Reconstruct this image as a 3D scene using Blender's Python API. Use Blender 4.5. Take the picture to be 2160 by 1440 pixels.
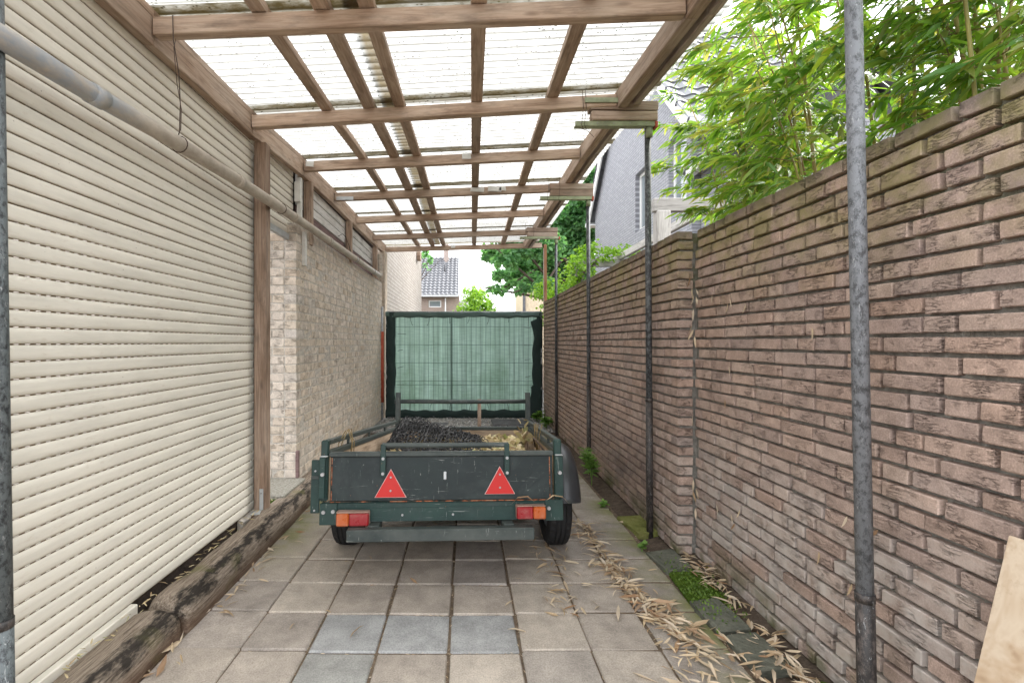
import bpy, bmesh, math, random
import numpy as np
from mathutils import Vector, Matrix, noise
for o in list(bpy.data.objects): bpy.data.objects.remove(o)
SC = bpy.context.scene
COL = SC.collection
RND = random.Random(7)
NR = np.random.default_rng(11)
rad = math.radians
# ------------------------------------------------------------------ camera
cd = bpy.data.cameras.new('camera'); cam = bpy.data.objects.new('camera', cd); COL.objects.link(cam)
cam.location = (0, 0, 1.35); cam.rotation_euler = (rad(90), 0, 0)
cd.sensor_fit = 'HORIZONTAL'; cd.sensor_width = 36; cd.lens = 17.3
cd.shift_x = 0.0444; cd.shift_y = 0.0009; cd.clip_start = 0.05; cd.clip_end = 2000
SC.camera = cam
# ------------------------------------------------------------------ sky, sun, exposure
SUN_EL, SUN_AZ = 44, 62        # overcast: a very soft sun, to the right and ahead
w = bpy.data.worlds.new('World'); SC.world = w; w.use_nodes = True
nt = w.node_tree; nt.nodes.clear()
sk = nt.nodes.new('ShaderNodeTexSky'); sk.sky_type = 'NISHITA'; sk.sun_disc = False
sk.sun_elevation = rad(SUN_EL); sk.sun_rotation = rad(SUN_AZ); sk.air_density = 1.0; sk.dust_density = 4.0; sk.ozone_density = 1.0
hs = nt.nodes.new('ShaderNodeHueSaturation'); hs.inputs['Saturation'].default_value = 0.12
mx = nt.nodes.new('ShaderNodeMix'); mx.data_type = 'RGBA'; mx.inputs[0].default_value = 0.7
mx.inputs[7].default_value = (12.0, 12.3, 12.8, 1)
bg = nt.nodes.new('ShaderNodeBackground'); bg.inputs[1].default_value = 0.09
ow = nt.nodes.new('ShaderNodeOutputWorld')
nt.links.new(sk.outputs[0], hs.inputs['Color']); nt.links.new(hs.outputs[0], mx.inputs[6])
nt.links.new(mx.outputs[2], bg.inputs[0]); nt.links.new(bg.outputs[0], ow.inputs[0])
sd = bpy.data.lights.new('sun', 'SUN'); sd.energy = 1.5; sd.angle = rad(35); sd.color = (1, 0.97, 0.93)
so = bpy.data.objects.new('sun', sd); COL.objects.link(so)
so.rotation_euler = (rad(90 - SUN_EL), 0, rad(180 - SUN_AZ))
SC.view_settings.view_transform = 'Standard'; SC.view_settings.look = 'None'
SC.view_settings.exposure = 2.05; SC.view_settings.gamma = 1
SC.render.engine = 'CYCLES'
SC.cycles.max_bounces = 6; SC.cycles.diffuse_bounces = 4; SC.cycles.transmission_bounces = 4; SC.cycles.caustics_reflective = False; SC.cycles.caustics_refractive = False; SC.cycles.glossy_bounces = 2; SC.cycles.transparent_max_bounces = 12

# ------------------------------------------------------------------ node helper
class NT:
    def __init__(s, name, rough=0.7, spec=0.3, metal=0.0):
        s.m = bpy.data.materials.new(name); s.m.use_nodes = True
        s.t = s.m.node_tree; s.b = s.t.nodes['Principled BSDF']; s.out = s.t.nodes['Material Output']
        s.b.inputs['Roughness'].default_value = rough; s.b.inputs['Specular IOR Level'].default_value = spec
        s.b.inputs['Metallic'].default_value = metal
    def put(s, sock, v):
        if hasattr(v, 'is_output'): s.t.links.new(v, sock)
        else:
            if isinstance(v, (tuple, list)) and len(v) == 3 and sock.type == 'RGBA': v = (*v, 1)
            sock.default_value = v
    def n(s, typ, ins=None, out=0, **kw):
        nd = s.t.nodes.new('ShaderNode' + typ)
        for k, v in kw.items(): setattr(nd, k, v)
        for k, v in (ins or {}).items(): s.put(nd.inputs[k], v)
        return nd.outputs[out]
    def math(s, op, a, b=0.0, c=0.0, clamp=False):
        nd = s.t.nodes.new('ShaderNodeMath'); nd.operation = op; nd.use_clamp = clamp
        for i, v in enumerate((a, b, c)): s.put(nd.inputs[i], v)
        return nd.outputs[0]
    def vec(s, op, a, b):
        nd = s.t.nodes.new('ShaderNodeVectorMath'); nd.operation = op
        s.put(nd.inputs[0], a); s.put(nd.inputs[1], b); return nd.outputs[0]
    def pos(s): return s.n('NewGeometry', out='Position')
    def obj(s):
        c = s.n('TexCoord', out='Object'); r = s.n('ObjectInfo', out='Random')
        k = s.t.nodes.new('ShaderNodeCombineXYZ')
        for i, f in enumerate((37., 71., 53.)): s.put(k.inputs[i], s.math('MULTIPLY', r, f))
        return s.vec('ADD', c, k.outputs[0])
    def rnd(s):
        a = s.n('ObjectInfo', out='Random'); b = s.n('NewGeometry', out='Random Per Island')
        return s.math('FRACT', s.math('ADD', a, s.math('MULTIPLY', b, 7.31)))
    def noise(s, v, scale, detail=4, rough=0.55, dist=0.0):
        return s.n('TexNoise', {'Vector': v, 'Scale': scale, 'Detail': min(detail, 4), 'Roughness': rough, 'Distortion': dist})
    def ramp(s, f, stops, interp='LINEAR'):
        nd = s.t.nodes.new('ShaderNodeValToRGB'); cr = nd.color_ramp; cr.interpolation = interp
        while len(cr.elements) < len(stops): cr.elements.new(0.5)
        for e, (p, c) in zip(cr.elements, stops):
            e.position = p; e.color = (*c, 1) if isinstance(c, (tuple, list)) else (c, c, c, 1)
        s.put(nd.inputs[0], f); return nd.outputs[0]
    def mix(s, f, a, b, mode='MIX'):
        nd = s.t.nodes.new('ShaderNodeMix'); nd.data_type = 'RGBA'; nd.blend_type = mode
        s.put(nd.inputs[0], f); s.put(nd.inputs[6], a); s.put(nd.inputs[7], b); return nd.outputs[2]
    def xyz(s, v, i): return s.n('SeparateXYZ', {0: v}, out=i)
    def mrange(s, v, a, b, c=0., d=1.): return s.n('MapRange', {0: v, 1: a, 2: b, 3: c, 4: d})
    def bump(s, hgt, strength=0.5, dist=0.01, prev=None):
        ins = {'Height': hgt, 'Strength': strength, 'Distance': dist}
        if prev is not None: ins['Normal'] = prev
        return s.n('Bump', ins)
    def fin(s, col=None, rough=None, normal=None):
        if col is not None: s.put(s.b.inputs['Base Color'], col)
        if rough is not None: s.put(s.b.inputs['Roughness'], rough)
        if normal is not None: s.put(s.b.inputs['Normal'], normal)
        return s.m
    def scl(s, v, sc): return s.vec('MULTIPLY', v, sc)

M = {}
def plain(name, col, rough=0.6, spec=0.3, metal=0.0, var=0.25, sc=9.0, bump=0.0):
    t = NT(name, rough, spec, metal); p = t.obj()
    n1 = t.noise(p, sc, 6, 0.65)
    c = t.mix(1.0, col, t.ramp(n1, [(0.3, 1 - var), (0.7, 1 + var * .5)]), 'MULTIPLY')
    nm = t.bump(t.noise(p, sc * 8, 4), bump, 0.005) if bump else None
    M[name] = t.fin(c, None, nm); return M[name]

def brick_mat(name, cols, side, efflo=True, moss=True):
    t = NT(name, 0.9, 0.15); p = t.pos(); r = t.rnd()
    base = t.ramp(r, [(i / (len(cols) - 1), c) for i, c in enumerate(cols)])
    big = t.noise(p, 1.3, 3); med = t.noise(p, 14, 6, 0.7); fine = t.noise(p, 190, 3, 0.7)
    c = t.mix(1.0, base, t.ramp(med, [(0.3, 0.78), (0.72, 1.22)]), 'MULTIPLY')
    c = t.mix(1.0, c, t.ramp(fine, [(0.35, 0.82), (0.5, 1.0), (0.72, 1.35)]), 'MULTIPLY')
    # wrinkled hand-pressed face: torn creases running mostly along the brick
    off = t.n('CombineXYZ', {0: t.math('MULTIPLY', r, 9.), 1: t.math('MULTIPLY', r, 31.), 2: t.math('MULTIPLY', r, 17.)})
    st = t.scl(t.vec('ADD', p, off), (20, 20, 105))
    cr = t.noise(st, 1.0, 4, 0.6, 0.45)
    groove = t.ramp(t.math('ABSOLUTE', t.math('SUBTRACT', cr, 0.5)), [(0.0, 0.0), (0.018, 0.6), (0.045, 1.0)])
    gate = t.ramp(t.noise(t.vec('ADD', p, off), 11, 2), [(0.46, 0.0), (0.6, 1.0)])
    groove = t.mix(gate, (1, 1, 1), groove)
    c = t.mix(1.0, c, t.ramp(groove, [(0.0, 0.3), (0.6, 1.0)]), 'MULTIPLY')
    z = t.xyz(p, 2)
    if efflo:
        zb = t.math('MULTIPLY', t.mrange(z, 0.95, 0.45), t.mrange(t.xyz(p, 1), 3.6, 2.9))
        m = t.math('MULTIPLY', zb, t.ramp(t.math('ADD', big, t.math('MULTIPLY', t.math('SUBTRACT', r, 0.5), 0.5)), [(0.36, 0.0), (0.56, 0.85)]))
        m = t.math('MULTIPLY', m, t.ramp(med, [(0.3, 0.25), (0.6, 1.0)]))
        c = t.mix(m, c, (0.50, 0.46, 0.42))
        # darker patch low on the far stretch
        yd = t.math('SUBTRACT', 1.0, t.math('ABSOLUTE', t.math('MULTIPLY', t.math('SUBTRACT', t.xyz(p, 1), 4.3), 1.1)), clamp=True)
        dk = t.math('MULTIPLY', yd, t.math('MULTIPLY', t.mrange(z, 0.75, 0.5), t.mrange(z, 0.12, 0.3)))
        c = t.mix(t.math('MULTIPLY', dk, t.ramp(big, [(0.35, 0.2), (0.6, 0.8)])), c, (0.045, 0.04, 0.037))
    if moss:
        zt = t.mrange(z, 1.5, 1.95)
        m = t.math('MULTIPLY', zt, t.ramp(t.noise(p, 5, 5, 0.7), [(0.40, 0.0), (0.60, 0.8)]))
        c = t.mix(m, c, (0.26, 0.23, 0.095))
        zt2 = t.mrange(z, 1.985, 2.05)
        c = t.mix(t.math('MULTIPLY', zt2, 0.55), c, (0.075, 0.072, 0.055))
        zb = t.math('MULTIPLY', t.mrange(z, 0.2, 0.02), t.ramp(t.noise(p, 4, 4), [(0.45, 0.0), (0.6, 0.8)]))
        c = t.mix(zb, c, (0.075, 0.09, 0.02))
    hgt = t.math('ADD', t.math('MULTIPLY', groove, 0.9), t.math('ADD', t.math('MULTIPLY', med, 0.7), t.math('MULTIPLY', fine, 0.18)))
    M[name] = t.fin(c, None, t.bump(hgt, 0.9, 0.006))
brick_mat('brick_brown', [(0.33, 0.24, 0.195), (0.41, 0.302, 0.248), (0.35, 0.262, 0.222), (0.43, 0.325, 0.268), (0.335, 0.255, 0.222), (0.40, 0.284, 0.226), (0.42, 0.308, 0.252)], True)
brick_mat('brick_sand', [(0.55, 0.47, 0.38), (0.62, 0.53, 0.43), (0.58, 0.505, 0.43), (0.64, 0.56, 0.475), (0.55, 0.45, 0.35), (0.58, 0.525, 0.465)], True, False, False)

def mortar(name, col, moss=True):
    t = NT(name, 0.95, 0.1); p = t.pos(); n1 = t.noise(p, 26, 6, 0.7)
    c = t.mix(1.0, col, t.ramp(n1, [(0.3, 0.6), (0.7, 1.25)]), 'MULTIPLY')
    if moss:
        z = t.xyz(p, 2)
        m = t.math('MULTIPLY', t.mrange(z, 1.5, 2.0), t.ramp(t.noise(p, 6, 4), [(0.4, 0.0), (0.6, 0.8)]))
        c = t.mix(m, c, (0.10, 0.11, 0.025))
    M[name] = t.fin(c, None, t.bump(n1, 1.0, 0.012))
mortar('mortar_grey', (0.27, 0.255, 0.225)); mortar('mortar_pale', (0.53, 0.485, 0.425), False)

def wood_mat(name, dark, mid, light, rough=0.75, scale=1.0, grey=0.0):
    t = NT(name, rough, 0.2); p = t.obj(); r = t.n('ObjectInfo', out='Random')
    g = t.noise(t.scl(p, (1.6 * scale, 26 * scale, 26 * scale)), 1.6, 6, 0.65, 1.2)
    big = t.noise(t.scl(p, (1.2, 5, 5)), 1.4, 4, 0.6)
    c = t.ramp(t.math('ADD', t.math('MULTIPLY', g, 0.65), t.math('MULTIPLY', big, 0.35)), [(0.32, dark), (0.5, mid), (0.68, light)])
    c = t.mix(1.0, c, t.ramp(r, [(0, 0.78), (0.5, 1.0), (1, 1.2)]), 'MULTIPLY')
    kn = t.n('TexVoronoi', {'Vector': t.scl(p, (3.1, 11, 11)), 'Scale': 1.0})
    c = t.mix(t.ramp(kn, [(0.05, 0.75), (0.16, 0.0)]), c, dark)
    st = t.ramp(t.noise(t.scl(p, (2, 9, 9)), 2.1, 5, 0.7), [(0.52, 0.0), (0.75, 0.7)])
    c = t.mix(st, c, tuple(0.45 * a for a in dark))
    if grey: c = t.mix(t.ramp(big, [(0.3, 0.0), (0.7, grey)]), c, (0.42, 0.39, 0.35))
    M[name] = t.fin(c, None, t.bump(g, 0.45, 0.004))
wood_mat('wood_beam', (0.22, 0.14, 0.092), (0.46, 0.325, 0.235), (0.62, 0.48, 0.37), grey=0.35)
wood_mat('wood_post', (0.12, 0.08, 0.055), (0.27, 0.18, 0.125), (0.40, 0.29, 0.215), grey=0.2)
wood_mat('wood_grey', (0.22, 0.16, 0.12), (0.42, 0.34, 0.28), (0.55, 0.48, 0.41), grey=0.5)
wood_mat('wood_block', (0.20, 0.12, 0.085), (0.40, 0.28, 0.21), (0.52, 0.42, 0.34), grey=0.4)
wood_mat('wood_red', (0.16, 0.07, 0.035), (0.30, 0.15, 0.08), (0.40, 0.23, 0.14))
wood_mat('board_white', (0.45, 0.43, 0.40), (0.60, 0.585, 0.56), (0.70, 0.685, 0.66))
wood_mat('board_purple', (0.10, 0.065, 0.06), (0.17, 0.11, 0.105), (0.25, 0.175, 0.165))
wood_mat('pergola_wood', (0.24, 0.225, 0.21), (0.38, 0.36, 0.335), (0.48, 0.46, 0.43))
wood_mat('ply', (0.30, 0.215, 0.15), (0.42, 0.32, 0.235), (0.50, 0.40, 0.30))

def sleeper_mat():
    t = NT('sleeper_wood', 0.85, 0.15); p = t.pos()
    g = t.noise(t.scl(p, (75, 5, 75)), 1.2, 8, 0.75, 0.4); b = t.noise(t.scl(p, (9, 3.2, 9)), 1.6, 7, 0.72)
    f = t.noise(t.scl(p, (160, 9, 160)), 1.0, 6, 0.7)
    c = t.ramp(t.math('ADD', t.math('MULTIPLY', g, 0.55), t.math('MULTIPLY', f, 0.45)), [(0.36, (0.07, 0.052, 0.04)), (0.46, (0.22, 0.175, 0.135)), (0.56, (0.33, 0.275, 0.22)), (0.7, (0.44, 0.37, 0.30))])
    # tar-black band along the worn front edge, brown rot low on the face
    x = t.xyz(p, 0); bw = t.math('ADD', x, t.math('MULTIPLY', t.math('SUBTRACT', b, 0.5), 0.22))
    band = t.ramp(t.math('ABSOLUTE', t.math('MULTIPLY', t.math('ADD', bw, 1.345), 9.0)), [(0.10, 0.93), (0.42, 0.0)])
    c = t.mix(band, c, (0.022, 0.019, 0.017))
    lo = t.math('MULTIPLY', t.mrange(t.xyz(p, 2), 0.085, 0.03), 0.75); c = t.mix(lo, c, t.mix(f, (0.06, 0.035, 0.022), (0.22, 0.14, 0.095)))
    c = t.mix(t.ramp(t.noise(p, 3.1, 3), [(0.6, 0.0), (0.72, 0.6)]), c, (0.13, 0.13, 0.04))
    M['sleeper_wood'] = t.fin(c, None, t.bump(g, 0.8, 0.012))
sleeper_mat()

def shutter_mat():
    t = NT('shutter_cream', 0.55, 0.25); p = t.pos()
    c = t.mix(1.0, (0.75, 0.71, 0.62), t.ramp(t.noise(t.scl(p, (1, 1.2, 9)), 2.2, 5, 0.65), [(0.3, 0.86), (0.7, 1.06)]), 'MULTIPLY')
    c = t.mix(t.ramp(t.noise(t.scl(p, (1, 7, 25)), 2.0, 6, 0.7), [(0.58, 0.0), (0.8, 0.4)]), c, (0.45, 0.35, 0.25))
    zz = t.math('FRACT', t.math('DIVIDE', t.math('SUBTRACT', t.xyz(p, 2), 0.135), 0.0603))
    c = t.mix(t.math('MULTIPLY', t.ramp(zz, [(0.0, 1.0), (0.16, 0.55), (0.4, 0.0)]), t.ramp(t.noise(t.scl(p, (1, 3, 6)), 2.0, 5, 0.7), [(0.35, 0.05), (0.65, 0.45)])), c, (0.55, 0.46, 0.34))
    sp = t.n('TexVoronoi', {'Vector': p, 'Scale': 24.0})
    c = t.mix(t.math('MULTIPLY', t.ramp(sp, [(0.045, 0.75), (0.075, 0.0)]), t.ramp(t.noise(p, 2.5, 3), [(0.52, 0.0), (0.58, 1.0)])), c, (0.18, 0.13, 0.08))
    M['shutter_cream'] = t.fin(c, t.ramp(t.noise(p, 8, 4), [(0.3, 0.45), (0.7, 0.7)]), t.bump(t.noise(p, 60, 3), 0.06, 0.004))
shutter_mat()
plain('shutter_joint', (0.16, 0.115, 0.07), 0.85, 0.1)  # dark brown mixes joint dirt with painted recess shade

def steel_pole_mat(name, dark, lightc, amount):
    t = NT(name, 0.45, 0.4); p = t.pos()
    a = t.noise(t.scl(p, (38, 38, 26)), 1.3, 8, 0.8, 0.2)
    m = t.ramp(a, [(0.5 - amount * .15, 0.0), (0.62 - amount * .1, 1.0)])
    sc = t.ramp(t.noise(t.scl(p, (60, 60, 18)), 1.4, 6, 0.8, 1.4), [(0.60, 0.0), (0.66, 1.0)])
    c = t.mix(m, dark, lightc); c = t.mix(t.math('MULTIPLY', sc, 0.45), c, (0.55, 0.56, 0.56))
    M[name] = t.fin(c, t.ramp(a, [(0.3, 0.35), (0.7, 0.65)]), t.bump(a, 0.35, 0.003))
steel_pole_mat('pole_galv', (0.065, 0.068, 0.073), (0.19, 0.20, 0.215), 0.8)
steel_pole_mat('pole_black', (0.035, 0.037, 0.04), (0.14, 0.15, 0.155), 0.3)
steel_pole_mat('pole_scuffed', (0.03, 0.034, 0.038), (0.13, 0.15, 0.155), 0.8)
steel_pole_mat('sleeve_black', (0.028, 0.025, 0.024), (0.085, 0.07, 0.062), 0.2)
steel_pole_mat('grey_steel', (0.16, 0.17, 0.175), (0.36, 0.38, 0.39), 0.9)
plain('paint_red', (0.42, 0.085, 0.045), 0.6, 0.3, var=0.3, bump=0.2)
plain('bracket_green', (0.36, 0.40, 0.26), 0.6, 0.3, var=0.4)
plain('galvanised', (0.5, 0.52, 0.53), 0.45, 0.5, 0.3, var=0.2)
plain('wire_rust', (0.10, 0.07, 0.055), 0.7)
plain('bolt_steel', (0.35, 0.35, 0.35), 0.4, 0.5, 0.6)

def pipe_mat():
    t = NT('pvc_grey', 0.5, 0.35); p = t.pos()
    y = t.xyz(p, 1)
    a = t.noise(t.scl(p, (12, 5, 12)), 1.5, 6, 0.7)
    c = t.mix(t.ramp(a, [(0.35, 0.0), (0.65, 1.0)]), (0.36, 0.31, 0.255), (0.50, 0.44, 0.365))
    m = t.math('MULTIPLY', t.mrange(y, 2.15, 1.9), t.ramp(t.noise(t.scl(p, (18, 9, 18)), 1.3, 6, 0.7), [(0.35, 0.2), (0.6, 1.0)]))
    c = t.mix(m, c, (0.30, 0.32, 0.34))
    M['pvc_grey'] = t.fin(c, None, t.bump(a, 0.1, 0.004))
pipe_mat()
plain('pvc_collar', (0.40, 0.38, 0.36), 0.5, 0.35)
plain('pvc_white', (0.66, 0.65, 0.61), 0.5, 0.35, var=0.2)

def trailer_mat(name, base, worn):
    t = NT(name, 0.5, 0.35); p = t.obj()
    a = t.noise(p, 5, 6, 0.7)
    c = t.mix(t.ramp(a, [(0.35, 0.0), (0.7, 1.0)]), base, worn)
    s1 = t.noise(t.scl(p, (60, 60, 7)), 1.3, 5, 0.7, 0.6); s2 = t.noise(t.scl(p, (5, 60, 70)), 1.3, 5, 0.7, 0.6)
    sc = t.math('MAXIMUM', t.ramp(s1, [(0.645, 0.0), (0.70, 1.0)]), t.ramp(s2, [(0.645, 0.0), (0.70, 1.0)]))
    c = t.mix(t.math('MULTIPLY', sc, 0.5), c, (0.42, 0.43, 0.40))
    sm = t.ramp(t.noise(p, 3.2, 8, 0.78, 0.6), [(0.50, 0.0), (0.75, 0.45)]); c = t.mix(sm, c, (0.06, 0.072, 0.07))
    sp = t.ramp(t.noise(p, 75, 3, 0.6), [(0.72, 0.0), (0.76, 1.0)])
    c = t.mix(t.math('MULTIPLY', sp, 0.7), c, (0.30, 0.12, 0.06))
    M[name] = t.fin(c, t.ramp(a, [(0.3, 0.38), (0.7, 0.65)]), t.bump(a, 0.1, 0.004))
trailer_mat('trailer_green', (0.009, 0.028, 0.025), (0.022, 0.052, 0.044))
trailer_mat('trailer_panel', (0.008, 0.015, 0.016), (0.019, 0.029, 0.029))
trailer_mat('trailer_rail', (0.022, 0.032, 0.031), (0.075, 0.085, 0.078))
def chip_mat():
    t = NT('paint_chip', 0.8, 0.1); p = t.pos(); a = t.noise(t.scl(p, (9, 9, 14)), 1.6, 6, 0.75)
    M['paint_chip'] = t.fin(t.ramp(a, [(0.36, (0.012, 0.024, 0.024)), (0.46, (0.06, 0.05, 0.04)), (0.52, (0.30, 0.09, 0.04)), (0.62, (0.32, 0.20, 0.13)), (0.70, (0.02, 0.03, 0.03))]))
chip_mat()
plain('fender_plastic', (0.035, 0.038, 0.043), 0.36, 0.5, var=0.2, sc=5)
plain('tyre_rubber', (0.022, 0.022, 0.023), 0.75, 0.3, var=0.3, bump=0.3)
plain('rim_grey', (0.25, 0.26, 0.27), 0.5, 0.5, 0.3)
def lens_mat(name, col):
    t = NT(name, 0.25, 0.6); p = t.obj()
    v = t.n('TexWave', {'Vector': p, 'Scale': 42.0, 'Distortion': 0.0})
    n1 = t.noise(p, 20, 5, 0.7)
    c = t.mix(t.ramp(n1, [(0.5, 0.0), (0.75, 0.35)]), col, (0.35, 0.25, 0.2))
    M[name] = t.fin(c, t.ramp(n1, [(0.3, 0.2), (0.7, 0.5)]), t.bump(v, 0.25, 0.003))
lens_mat('lens_red', (0.26, 0.006, 0.010)); lens_mat('lens_orange', (0.42, 0.085, 0.012))
plain('lens_housing', (0.30, 0.20, 0.16), 0.8, 0.2, var=0.4)
plain('reflector_red', (0.50, 0.016, 0.013), 0.45, 0.4, var=0.08)
plain('reflector_edge', (0.7, 0.5, 0.47), 0.5, 0.4, var=0.1)

def paver_mat():
    t = NT('paver_concrete', 0.75, 0.25); p = t.pos(); r = t.n('ObjectInfo', out='Random')
    base = t.n('ObjectInfo', out='Color')
    med = t.noise(p, 7, 6, 0.7); fine = t.noise(p, 150, 4, 0.75); big = t.noise(p, 1.5, 4)
    c = t.mix(1.0, base, t.ramp(med, [(0.28, 0.72), (0.72, 1.2)]), 'MULTIPLY')
    c = t.mix(1.0, c, t.ramp(fine, [(0.33, 0.72), (0.5, 1.0), (0.7, 1.3)]), 'MULTIPLY')
    sp = t.n('TexVoronoi', {'Vector': p, 'Scale': 60.0})
    c = t.mix(t.math('MULTIPLY', t.ramp(sp, [(0.08, 0.7), (0.14, 0.0)]), t.ramp(t.noise(p, 9, 3), [(0.5, 0.0), (0.62, 1.0)])), c, (0.07, 0.05, 0.035))
    # moss on the outer right column and by the sleeper
    x = t.xyz(p, 0); mo = t.math('MULTIPLY', t.mrange(x, 0.93, 1.15), t.ramp(t.noise(p, 3.2, 5, 0.65), [(0.38, 0.0), (0.6, 0.85)]))
    ml = t.math('MULTIPLY', t.math('MULTIPLY', t.mrange(x, -1.0, -1.2), t.mrange(t.xyz(p, 1), 2.9, 3.4)), t.ramp(med, [(0.35, 0.1), (0.6, 0.8)]))
    mo = t.math('MAXIMUM', mo, ml)
    c = t.mix(mo, c, (0.17, 0.18, 0.05))
    rg = t.ramp(big, [(0.35, 0.42), (0.6, 0.72)])
    M['paver_concrete'] = t.fin(c, rg, t.bump(t.math('ADD', fine, med), 0.35, 0.004))
paver_mat()
def soil_mat(name, a, b, c3, sc=18):
    t = NT(name, 0.95, 0.1); p = t.pos(); n1 = t.noise(p, sc, 7, 0.72); n2 = t.noise(p, sc * 6, 4, 0.7)
    c = t.ramp(t.math('ADD', t.math('MULTIPLY', n1, 0.6), t.math('MULTIPLY', n2, 0.4)), [(0.3, a), (0.5, b), (0.7, c3)])
    M[name] = t.fin(c, None, t.bump(t.math('ADD', n1, n2), 0.8, 0.015))
soil_mat('soil', (0.05, 0.037, 0.028), (0.115, 0.088, 0.068), (0.20, 0.155, 0.12))
soil_mat('joint_sand', (0.09, 0.068, 0.05), (0.19, 0.145, 0.105), (0.32, 0.245, 0.175), 26)
soil_mat('gravel_bed', (0.12, 0.115, 0.11), (0.28, 0.27, 0.26), (0.45, 0.44, 0.42), 40)
soil_mat('aggregate', (0.13, 0.12, 0.10), (0.36, 0.34, 0.29), (0.62, 0.59, 0.52), 55)
soil_mat('stone_edging', (0.085, 0.088, 0.07), (0.135, 0.138, 0.11), (0.20, 0.20, 0.16), 9)
soil_mat('stone_mossy', (0.09, 0.10, 0.03), (0.19, 0.20, 0.06), (0.28, 0.27, 0.11), 8)
soil_mat('moss', (0.03, 0.055, 0.01), (0.07, 0.12, 0.015), (0.13, 0.19, 0.03), 30)
soil_mat('bitumen', (0.03, 0.025, 0.022), (0.06, 0.047, 0.04), (0.09, 0.07, 0.06), 10)
soil_mat('slab_dark', (0.09, 0.09, 0.095), (0.15, 0.15, 0.155), (0.21, 0.21, 0.215), 9)

def leaf_mat(name, cols, trans=0.4, rough=0.5, spec=0.3, tint=(1.0, 1.0, 0.6)):
    t = NT(name, rough, spec); r = t.rnd()
    c = t.ramp(r, [(i / (len(cols) - 1), k) for i, k in enumerate(cols)])
    c = t.mix(1.0, c, t.ramp(t.noise(t.pos(), 8, 3), [(0.3, 0.75), (0.7, 1.25)]), 'MULTIPLY')
    m = t.fin(c)
    if trans:
        tr = t.t.nodes.new('ShaderNodeBsdfTranslucent'); t.put(tr.inputs[0], t.mix(1.0, c, tint, 'MULTIPLY'))
        ms = t.t.nodes.new('ShaderNodeMixShader'); ms.inputs[0].default_value = trans
        t.t.links.new(t.b.outputs[0], ms.inputs[1]); t.t.links.new(tr.outputs[0], ms.inputs[2]); t.t.links.new(ms.outputs[0], t.out.inputs[0])
    M[name] = m
leaf_mat('bamboo_leaf', [(0.075, 0.18, 0.045), (0.15, 0.30, 0.06), (0.23, 0.39, 0.08), (0.11, 0.25, 0.075), (0.32, 0.43, 0.09), (0.17, 0.32, 0.13), (0.40, 0.38, 0.17), (0.10, 0.23, 0.06)], 0.5, 0.26, 0.8, (1.7, 1.6, 0.5))
leaf_mat('dry_leaf', [(0.42, 0.29, 0.17), (0.58, 0.46, 0.31), (0.68, 0.57, 0.42), (0.30, 0.17, 0.09), (0.52, 0.39, 0.25), (0.66, 0.56, 0.44), (0.62, 0.50, 0.36)], 0.15, 0.6, 0.3)
leaf_mat('heap_leaf', [(0.40, 0.29, 0.15), (0.56, 0.46, 0.28), (0.62, 0.52, 0.33), (0.28, 0.19, 0.10), (0.46, 0.40, 0.20), (0.60, 0.50, 0.34), (0.25, 0.28, 0.09)], 0.15, 0.6, 0.3)
leaf_mat('tree_leaf', [(0.14, 0.28, 0.145), (0.20, 0.38, 0.18), (0.16, 0.33, 0.17), (0.26, 0.45, 0.20)], 0.55, 0.5, 0.3, (1.2, 1.4, 0.7))
leaf_mat('lime_leaf', [(0.15, 0.28, 0.05), (0.22, 0.38, 0.06), (0.30, 0.46, 0.08), (0.18, 0.33, 0.05)], 0.5, 0.45, 0.3, (1.3, 1.4, 0.5))
leaf_mat('weed_leaf', [(0.12, 0.25, 0.05), (0.18, 0.34, 0.07), (0.25, 0.40, 0.10)], 0.4)
plain('bark', (0.13, 0.10, 0.08), 0.9, 0.1, bump=0.6)
def cane_mat():
    t = NT('bamboo_cane', 0.45, 0.35); p = t.obj(); r = t.n('ObjectInfo', out='Random')
    c = t.ramp(r, [(0.0, (0.42, 0.30, 0.11)), (0.4, (0.50, 0.40, 0.16)), (0.7, (0.34, 0.20, 0.09)), (1.0, (0.36, 0.33, 0.10))])
    c = t.mix(1.0, c, t.ramp(t.noise(t.scl(p, (20, 20, 3)), 1.2, 5), [(0.3, 0.7), (0.7, 1.15)]), 'MULTIPLY')
    M['bamboo_cane'] = t.fin(c)
cane_mat()
plain('twig', (0.26, 0.19, 0.09), 0.7)
plain('black_net', (0.02, 0.02, 0.022), 0.55, 0.35, var=0.3)
plain('cream_render', (0.62, 0.52, 0.38), 0.9, 0.1)
plain('white_trim', (0.72, 0.72, 0.71), 0.45, 0.4, var=0.06)
plain('grey_trim', (0.52, 0.53, 0.54), 0.5, 0.4, var=0.08)
plain('roof_felt', (0.10, 0.10, 0.105), 0.9, 0.1)
plain('chimney_brick', (0.38, 0.31, 0.28), 0.9, 0.1)
def glass_mat():
    t = NT('window_glass', 0.06, 0.9); M['window_glass'] = t.fin((0.20, 0.23, 0.25))
glass_mat()
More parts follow.
